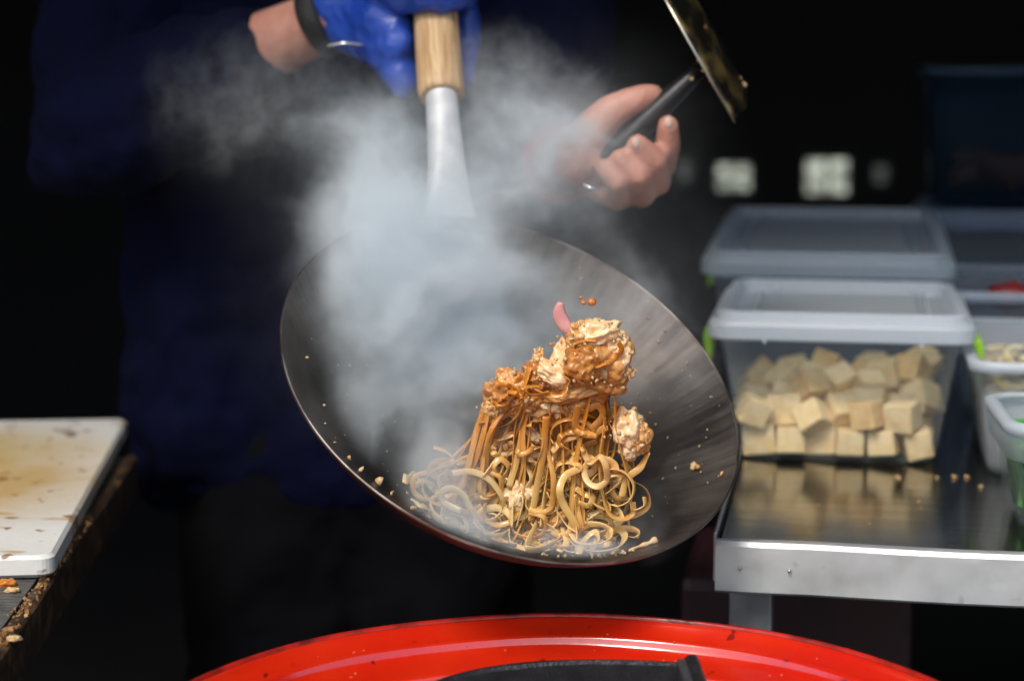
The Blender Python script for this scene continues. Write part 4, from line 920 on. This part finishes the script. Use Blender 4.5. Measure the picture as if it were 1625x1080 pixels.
for px, py, d in ((1061, 195, -.0208), (1009, 227, -.0298)):
    c = h(px, py, d); o = lump(c, .0048, m_nail, "fingernail", 1, (.9, .35, 1.15), 0, 2); o.parent = person
for s in (-1, 1):
    o = lump((hx+s*.032, hy-.088, hzz+.018), .011, m_white_eye, "eye", 1, (1.2, .6, .8), 0, 3); o.parent = person
o = lump((hx, hy+.012, hzz+.028), .102, m_hair, "hair", 5, (.86, .98, 1.10), .05, 4); o.parent = person
# jacket
sl = lambda a, b, t: a*(1-t)+b*t
jk = [
 [((CX, CY, .90), .13), ((CX, CY, 1.1), .135), ((CX, CY, 1.34), .14), ((CX, CY+.01, 1.44), .10), ((CX, CY, 1.50), .075)],
 [((CX-.145, CY, .90), .125), ((CX-.135, CY, 1.1), .125), ((CX-.115, CY, 1.36), .115), (sR, .085)],
 [((CX+.145, CY, .90), .125), ((CX+.135, CY, 1.1), .125), ((CX+.115, CY, 1.36), .115), (sL, .085)],
 [((CX-.185, CY, .882), .085), ((CX-.10, CY-.02, .865), .10), ((CX, CY-.03, .865), .105), ((CX+.10, CY-.02, .865), .10), ((CX+.185, CY, .882), .085)],
 [((CX-.20, CY-.02, .845), .062), ((CX-.10, CY-.065, .845), .062), ((CX, CY-.078, .845), .062), ((CX+.10, CY-.065, .845), .062), ((CX+.20, CY-.02, .845), .062)],
 [(sR, .088), (sl(sR, eR, .5)+np.array([-.02, 0, 0]), .082), (eR+np.array([-.008, 0, -.012]), .074), (sl(eR, wRr, .3)+np.array([0, 0, -.010]), .069), (sl(eR, wRr, .62)+np.array([0, 0, -.004]), .056), (sl(eR, wRr, .70), .050)],
 [(sL, .085), (sl(sL, eL, .5), .070), (eL, .060), (sl(eL, wL, .45), .046), (sl(eL, wL, .70), .0335)],
]
jacket = blob_mesh("jacket", jk, m_navy, .007, person, 5)
tx = bpy.data.textures.new("cloth_folds", 'CLOUDS'); tx.noise_scale = .09; tx.noise_depth = 3
dm = jacket.modifiers.new("folds", 'DISPLACE'); dm.texture = tx; dm.strength = .046; dm.mid_level = .5; dm.texture_coords = 'GLOBAL'
tr_ch = [[((CX-.08, CY, .84), .128), ((CX+.08, CY, .84), .128)], [((CX-.08, CY, .84), .128), ((CX-.10, CY, .48), .098), ((CX-.10, CY+.01, .13), .085)], [((CX+.08, CY, .84), .128), ((CX+.10, CY, .48), .098), ((CX+.10, CY+.01, .13), .085)]]
tr2 = blob_mesh("trousers", tr_ch, m_black_cloth, .009, person, 5)
dm = tr2.modifiers.new("folds", 'DISPLACE'); dm.texture = tx; dm.strength = .03; dm.mid_level = .5; dm.texture_coords = 'GLOBAL'
for s in (-1, 1): o = lump((CX+s*.10, CY-.05, .085), .06, m_black_cloth, "shoe", 2, (.85, 2.1, .75), .05, 3); o.parent = person
# blue glove: back of the hand over the handle, thumb down its left side, fingers round its front and right
def g(px, py, Y): return at(px, py, Y)
gl = [
 [(g(522, 18, 1.88), .034), (g(560, 5, 1.865), .037), (g(610, -22, 1.845), .037), (g(690, -42, 1.825), .033)],
 [(g(530, 32, 1.875), .026), (g(575, 40, 1.85), .030), (g(605, 62, 1.825), .026), (g(628, 100, 1.805), .020), (g(640, 132, 1.795), .0145)],
 [(g(575, 20, 1.85), .030), (g(615, 36, 1.815), .026), (g(628, 70, 1.80), .020)],
 [(g(615, -18, 1.805), .022), (g(650, -8, 1.778), .0165), (g(688, -4, 1.768), .0150), (g(722, -6, 1.782), .0145), (g(738, -10, 1.81), .013)],
 [(g(640, -45, 1.79), .022), (g(690, -40, 1.775), .018), (g(735, -30, 1.80), .016)],
 [(g(690, -40, 1.845), .028), (g(728, -12, 1.845), .017), (g(738, 30, 1.835), .0135), (g(741, 78, 1.825), .0118), (g(742, 122, 1.815), .0095)],
]
glove = blob_mesh("glove", gl, m_glove, .0032, person, 3)
tx2 = bpy.data.textures.new("glove_creases", 'CLOUDS'); tx2.noise_scale = .022; tx2.noise_depth = 2
dm = glove.modifiers.new("creases", 'DISPLACE'); dm.texture = tx2; dm.strength = .0085; dm.texture_coords = 'GLOBAL'
def band(name, a, b, r, w, m, ell=1.0, tubes=.0035):
    a, b = np.array(a), np.array(b); d = (b-a)/np.linalg.norm(b-a); mb = MB(); t = [a+d*x for x in (0, w*.1, w*.9, w)]
    mb.tube(t, [r-tubes, r, r, r-tubes], 40); return mb.build(name, m, person, True, True)
band("wristband", g(500, 36, 1.882), g(560, 8, 1.866), .0375, .022, m_strap)
band("red_cuff", sl(eL, wL, .70), wL, .0385, .020, m_red_cuff)
mb = MB(); a = g(519, 73, 1.80); bq = g(577, 72, 1.80); mb.tube(spline([a, (a+bq)/2+np.array([0, -.006, .002]), bq], 12), .0016, 8); mb.build("bangle", m_silver, person, True, True)
mb = MB(); mb.tube(spline([g(925, 292, 1.69), g(938, 299, 1.685), g(950, 298, 1.69)], 8), .0022, 8); mb.build("bangle", m_silver, person, True, True)

# ------------------------------------------------------------------ steam: a measured density field in a voxel volume
def vnoise(shape, cells, r):
    g_ = r.random(tuple(c+3 for c in cells)).astype(np.float32); out = g_
    for axn in range(3):
        t = np.linspace(0, cells[axn]-1e-3, shape[axn]); i = t.astype(int); u = (t-i).astype(np.float32); u = u*u*(3-2*u)
        sh_ = [1, 1, 1]; sh_[axn] = -1; u = u.reshape(sh_); out = np.take(out, i, axn)*(1-u)+np.take(out, i+1, axn)*u
    return out
LO = np.array([-.36, 1.30, .90]); HI = np.array([.26, 1.86, 1.40]); NX, NY, NZ = 190, 124, 156
xs_, ys_, zs_ = (np.linspace(LO[i], HI[i], n_).astype(np.float32) for i, n_ in enumerate((NX, NY, NZ)))
X, Y_, Z_ = np.meshgrid(xs_, ys_, zs_, indexing='ij'); shp = (NX, NY, NZ); r9 = np.random.default_rng(21)
def fbm(c, oct_=4, gain=.55):
    o_ = 0; a = 1; s = 0
    for k in range(oct_): o_ = o_+a*vnoise(shp, tuple(int(v*2**k) for v in c), r9); s += a; a *= gain
    return o_/s
wx, wy, wz = fbm((6, 5, 5), 5)-.5, fbm((6, 5, 5), 4)-.5, fbm((6, 5, 5), 5)-.5
Xw, Yw, Zw = X+.13*wx, Y_+.09*wy, Z_+.13*wz
puffs = [  # px, py, depth, radius x, radius z (pixels), radius in depth (m), weight
 (650,465,1.50,115,110,.055,1.1),(610,415,1.52,70,70,.05,.8),(710,500,1.50,95,95,.055,.95),(655,580,1.50,90,85,.05,.62),(770,440,1.52,95,80,.05,.70),(845,470,1.53,90,75,.045,.62),(585,650,1.50,75,95,.045,.34),
 (720,620,1.50,85,75,.045,.42),(930,530,1.54,95,85,.04,.30),(985,460,1.58,75,60,.04,.26),(830,560,1.52,80,75,.04,.38),(610,735,1.44,70,50,.03,.24),(700,400,1.53,110,50,.05,.6),
 (650,340,1.58,100,60,.05,.70),(575,320,1.60,55,60,.05,.42),(800,250,1.66,80,80,.05,.36),(610,250,1.68,75,70,.05,.36),(855,310,1.62,70,70,.05,.28),(890,190,1.72,85,80,.05,.42),(820,120,1.78,80,65,.05,.30),(930,300,1.68,60,60,.05,.22),(770,340,1.6,80,50,.05,.40),
 (470,190,1.70,90,60,.05,.15),(395,180,1.72,65,50,.05,.09),(560,215,1.70,70,65,.05,.28),(590,300,1.62,60,60,.05,.35),(600,140,1.76,60,45,.04,.18),(460,115,1.76,55,40,.04,.16),(745,160,1.80,45,60,.04,.24),
 (760,858,1.395,125,38,.028,1.1),(690,800,1.405,80,52,.03,1.1),(940,290,1.66,50,60,.03,.25),(920,230,1.66,45,50,.03,.25),(960,850,1.395,65,42,.025,.75),(870,872,1.385,115,30,.025,.95),(700,740,1.42,40,40,.025,.4),(1005,800,1.45,40,60,.03,.22),(660,740,1.46,70,55,.03,.30),
 (1010,385,1.70,60,50,.05,.16),(1080,300,1.76,50,60,.04,.07),(1060,690,1.50,55,75,.03,.10),(300,150,1.76,90,60,.05,.08),
]
dens = np.zeros(shp, np.float32)
for px, py, dY, rx, rz, ry, w_ in puffs:
    c = at(px, py, dY); sc_ = dY/FPX
    q2 = ((Xw-c[0])/(rx*sc_*1.25))**2+((Yw-c[1])/(ry*1.2))**2+((Zw-c[2])/(rz*sc_*1.25))**2
    dens = np.maximum(dens, 0)+w_*np.exp(-1.4*q2)
fine = fbm((11, 8, 9), 5, .60); big = fbm((5, 4, 4), 3); rg = fbm((8, 6, 7), 5, .55); rg2 = fbm((5, 4, 5), 4, .5)
gx_, gy_, gz_ = np.meshgrid(np.arange(NX), np.arange(NY), np.arange(NZ), indexing='ij')
def swirl(f_, amt):                                              # resample a field along a swirling displacement
    i = np.clip(gx_+(wx*amt*1.0).astype(int), 0, NX-1); j = np.clip(gy_+(wy*amt*.7).astype(int), 0, NY-1); k = np.clip(gz_+(wz*amt*1.6).astype(int), 0, NZ-1); return f_[i, j, k]
fine = swirl(fine, 70); rid = 1-np.abs(swirl(rg, 110)-.5)*7.5; rid2 = 1-np.abs(swirl(rg2, 90)-.5)*6
wisp = np.clip(rid, 0, 1)**1.5*1.5+np.clip(rid2, 0, 1)*.7
up = np.clip((Z_-1.10)/.10, 0, 1)                                # puffs in the bowl, wisps above it
mod = np.clip((fine-.5)*5.0+.70+1.4*(big-.5), 0, 2.4)
mod = mod*(1-up)+(.35*mod+.85*wisp*np.clip(.2+2.2*(big-.25), .1, 1.7))*up
mod = mod*(.62+.42*np.clip(wisp, 0, 1.6))
dens = dens*(.26*(1-.55*up)+.84*mod)*np.clip(.45+.95*dens, .45, 1.1)
veil = np.zeros(shp, np.float32)
for px, py, dY, rx, rz, ry, w_ in ((760,560,1.50,230,190,.06,.095),(600,640,1.47,110,130,.04,.07),(950,560,1.54,150,130,.05,.075),(720,290,1.62,190,120,.08,.085),(480,190,1.70,150,90,.07,.038),(900,210,1.68,140,110,.07,.060),(800,850,1.41,170,50,.04,.10),(1020,380,1.68,110,90,.06,.03)):
    c = at(px, py, dY); sc_ = dY/FPX
    veil += w_*np.exp(-1.2*(((X+.5*(Xw-X)-c[0])/(rx*sc_))**2+((Yw-c[1])/ry)**2+((Z_+.5*(Zw-Z_)-c[2])/(rz*sc_))**2))
dens = np.clip(dens-.02, 0, None)+veil*np.clip(.2+.9*mod, .15, 2)
# no steam below the bowl or beyond its low side
V_ = np.stack([X-C[0], Y_-C[1], Z_-C[2]], -1).astype(np.float32); al = V_@NRM.astype(np.float32); ra = np.linalg.norm(V_-al[..., None]*NRM.astype(np.float32), axis=-1)
dS = np.linalg.norm(V_-((RHO-WH)*NRM).astype(np.float32), axis=-1); del V_
inside = np.clip((RHO-.004-dS)/.008, 0, 1)
low = np.clip((.020-al)/.016, 0, 1)*np.clip((1.06-Z_)/.08, 0, 1)*(Y_ < 1.62); dens = dens*(1-low*(1-inside*np.clip((WR+.004-ra)/.010, 0, 1)))
out_low = (ra > WR-.005) & (Z_ < 1.02); dens = np.where(out_low, dens*np.clip(1-(ra-WR+.005)/.03, 0, 1), dens)
# fade to nothing at the faces of the voxel box
def fade(n_, k=7): t = np.minimum(np.arange(n_), np.arange(n_)[::-1])/k; return np.clip(t, 0, 1).astype(np.float32)
dens *= fade(NX)[:, None, None]*fade(NY)[None, :, None]*fade(NZ)[None, None, :]
me = bpy.data.meshes.new("steam"); me.vertices.add(NX*NY*NZ)
at_ = me.attributes.new("dens", 'FLOAT', 'POINT'); at_.data.foreach_set("value", dens.ravel())
steam = bpy.data.objects.new("steam", me); COL.objects.link(steam)
ms = bpy.data.materials.new("steam"); ms.use_nodes = True; nt = ms.node_tree; nt.nodes.clear()
ou = nt.nodes.new("ShaderNodeOutputMaterial"); pv = nt.nodes.new("ShaderNodeVolumePrincipled"); nt.links.new(pv.outputs[0], ou.inputs["Volume"])
STEAM = 30.
pv.inputs["Color"].default_value = (.87, .938, .976, 1); pv.inputs["Density"].default_value = STEAM; pv.inputs["Anisotropy"].default_value = 0.0
me.materials.append(ms)
tag(steam, "white steam billowing out of the wok past the handle and hands", "steam", None, "stuff")
gt = bpy.data.node_groups.new("steam_grid", 'GeometryNodeTree')
gt.interface.new_socket("Geometry", in_out='INPUT', socket_type='NodeSocketGeometry'); gt.interface.new_socket("Geometry", in_out='OUTPUT', socket_type='NodeSocketGeometry')
gn = gt.nodes; gl_ = gt.links.new
gi, go = gn.new("NodeGroupInput"), gn.new("NodeGroupOutput")
vc = gn.new("GeometryNodeVolumeCube"); vc.inputs["Min"].default_value = LO; vc.inputs["Max"].default_value = HI
vc.inputs["Resolution X"].default_value = NX; vc.inputs["Resolution Y"].default_value = NY; vc.inputs["Resolution Z"].default_value = NZ
na = gn.new("GeometryNodeInputNamedAttribute"); na.data_type = 'FLOAT'; na.inputs["Name"].default_value = "dens"
si = gn.new("GeometryNodeSampleIndex"); si.data_type = 'FLOAT'; si.domain = 'POINT'; si.clamp = True
gl_(gi.outputs[0], si.inputs["Geometry"]); gl_(na.outputs["Attribute"], si.inputs["Value"])
po = gn.new("GeometryNodeInputPosition"); su = gn.new("ShaderNodeVectorMath"); su.operation = 'SUBTRACT'; su.inputs[1].default_value = LO; gl_(po.outputs[0], su.inputs[0])
mu = gn.new("ShaderNodeVectorMath"); mu.operation = 'MULTIPLY'; mu.inputs[1].default_value = [(n_-1)/(HI[i]-LO[i]) for i, n_ in enumerate((NX, NY, NZ))]; gl_(su.outputs[0], mu.inputs[0])
ad = gn.new("ShaderNodeVectorMath"); ad.operation = 'ADD'; ad.inputs[1].default_value = (.5, .5, .5); gl_(mu.outputs[0], ad.inputs[0])
fl = gn.new("ShaderNodeVectorMath"); fl.operation = 'FLOOR'; gl_(ad.outputs[0], fl.inputs[0])
dt = gn.new("ShaderNodeVectorMath"); dt.operation = 'DOT_PRODUCT'; dt.inputs[1].default_value = (NY*NZ, NZ, 1); gl_(fl.outputs[0], dt.inputs[0])
gl_(dt.outputs["Value"], si.inputs["Index"]); gl_(si.outputs[0], vc.inputs["Density"])
sm_ = gn.new("GeometryNodeSetMaterial"); sm_.inputs["Material"].default_value = ms; gl_(vc.outputs[0], sm_.inputs[0]); gl_(sm_.outputs[0], go.inputs[0])
md = steam.modifiers.new("grid", 'NODES'); md.node_group = gt
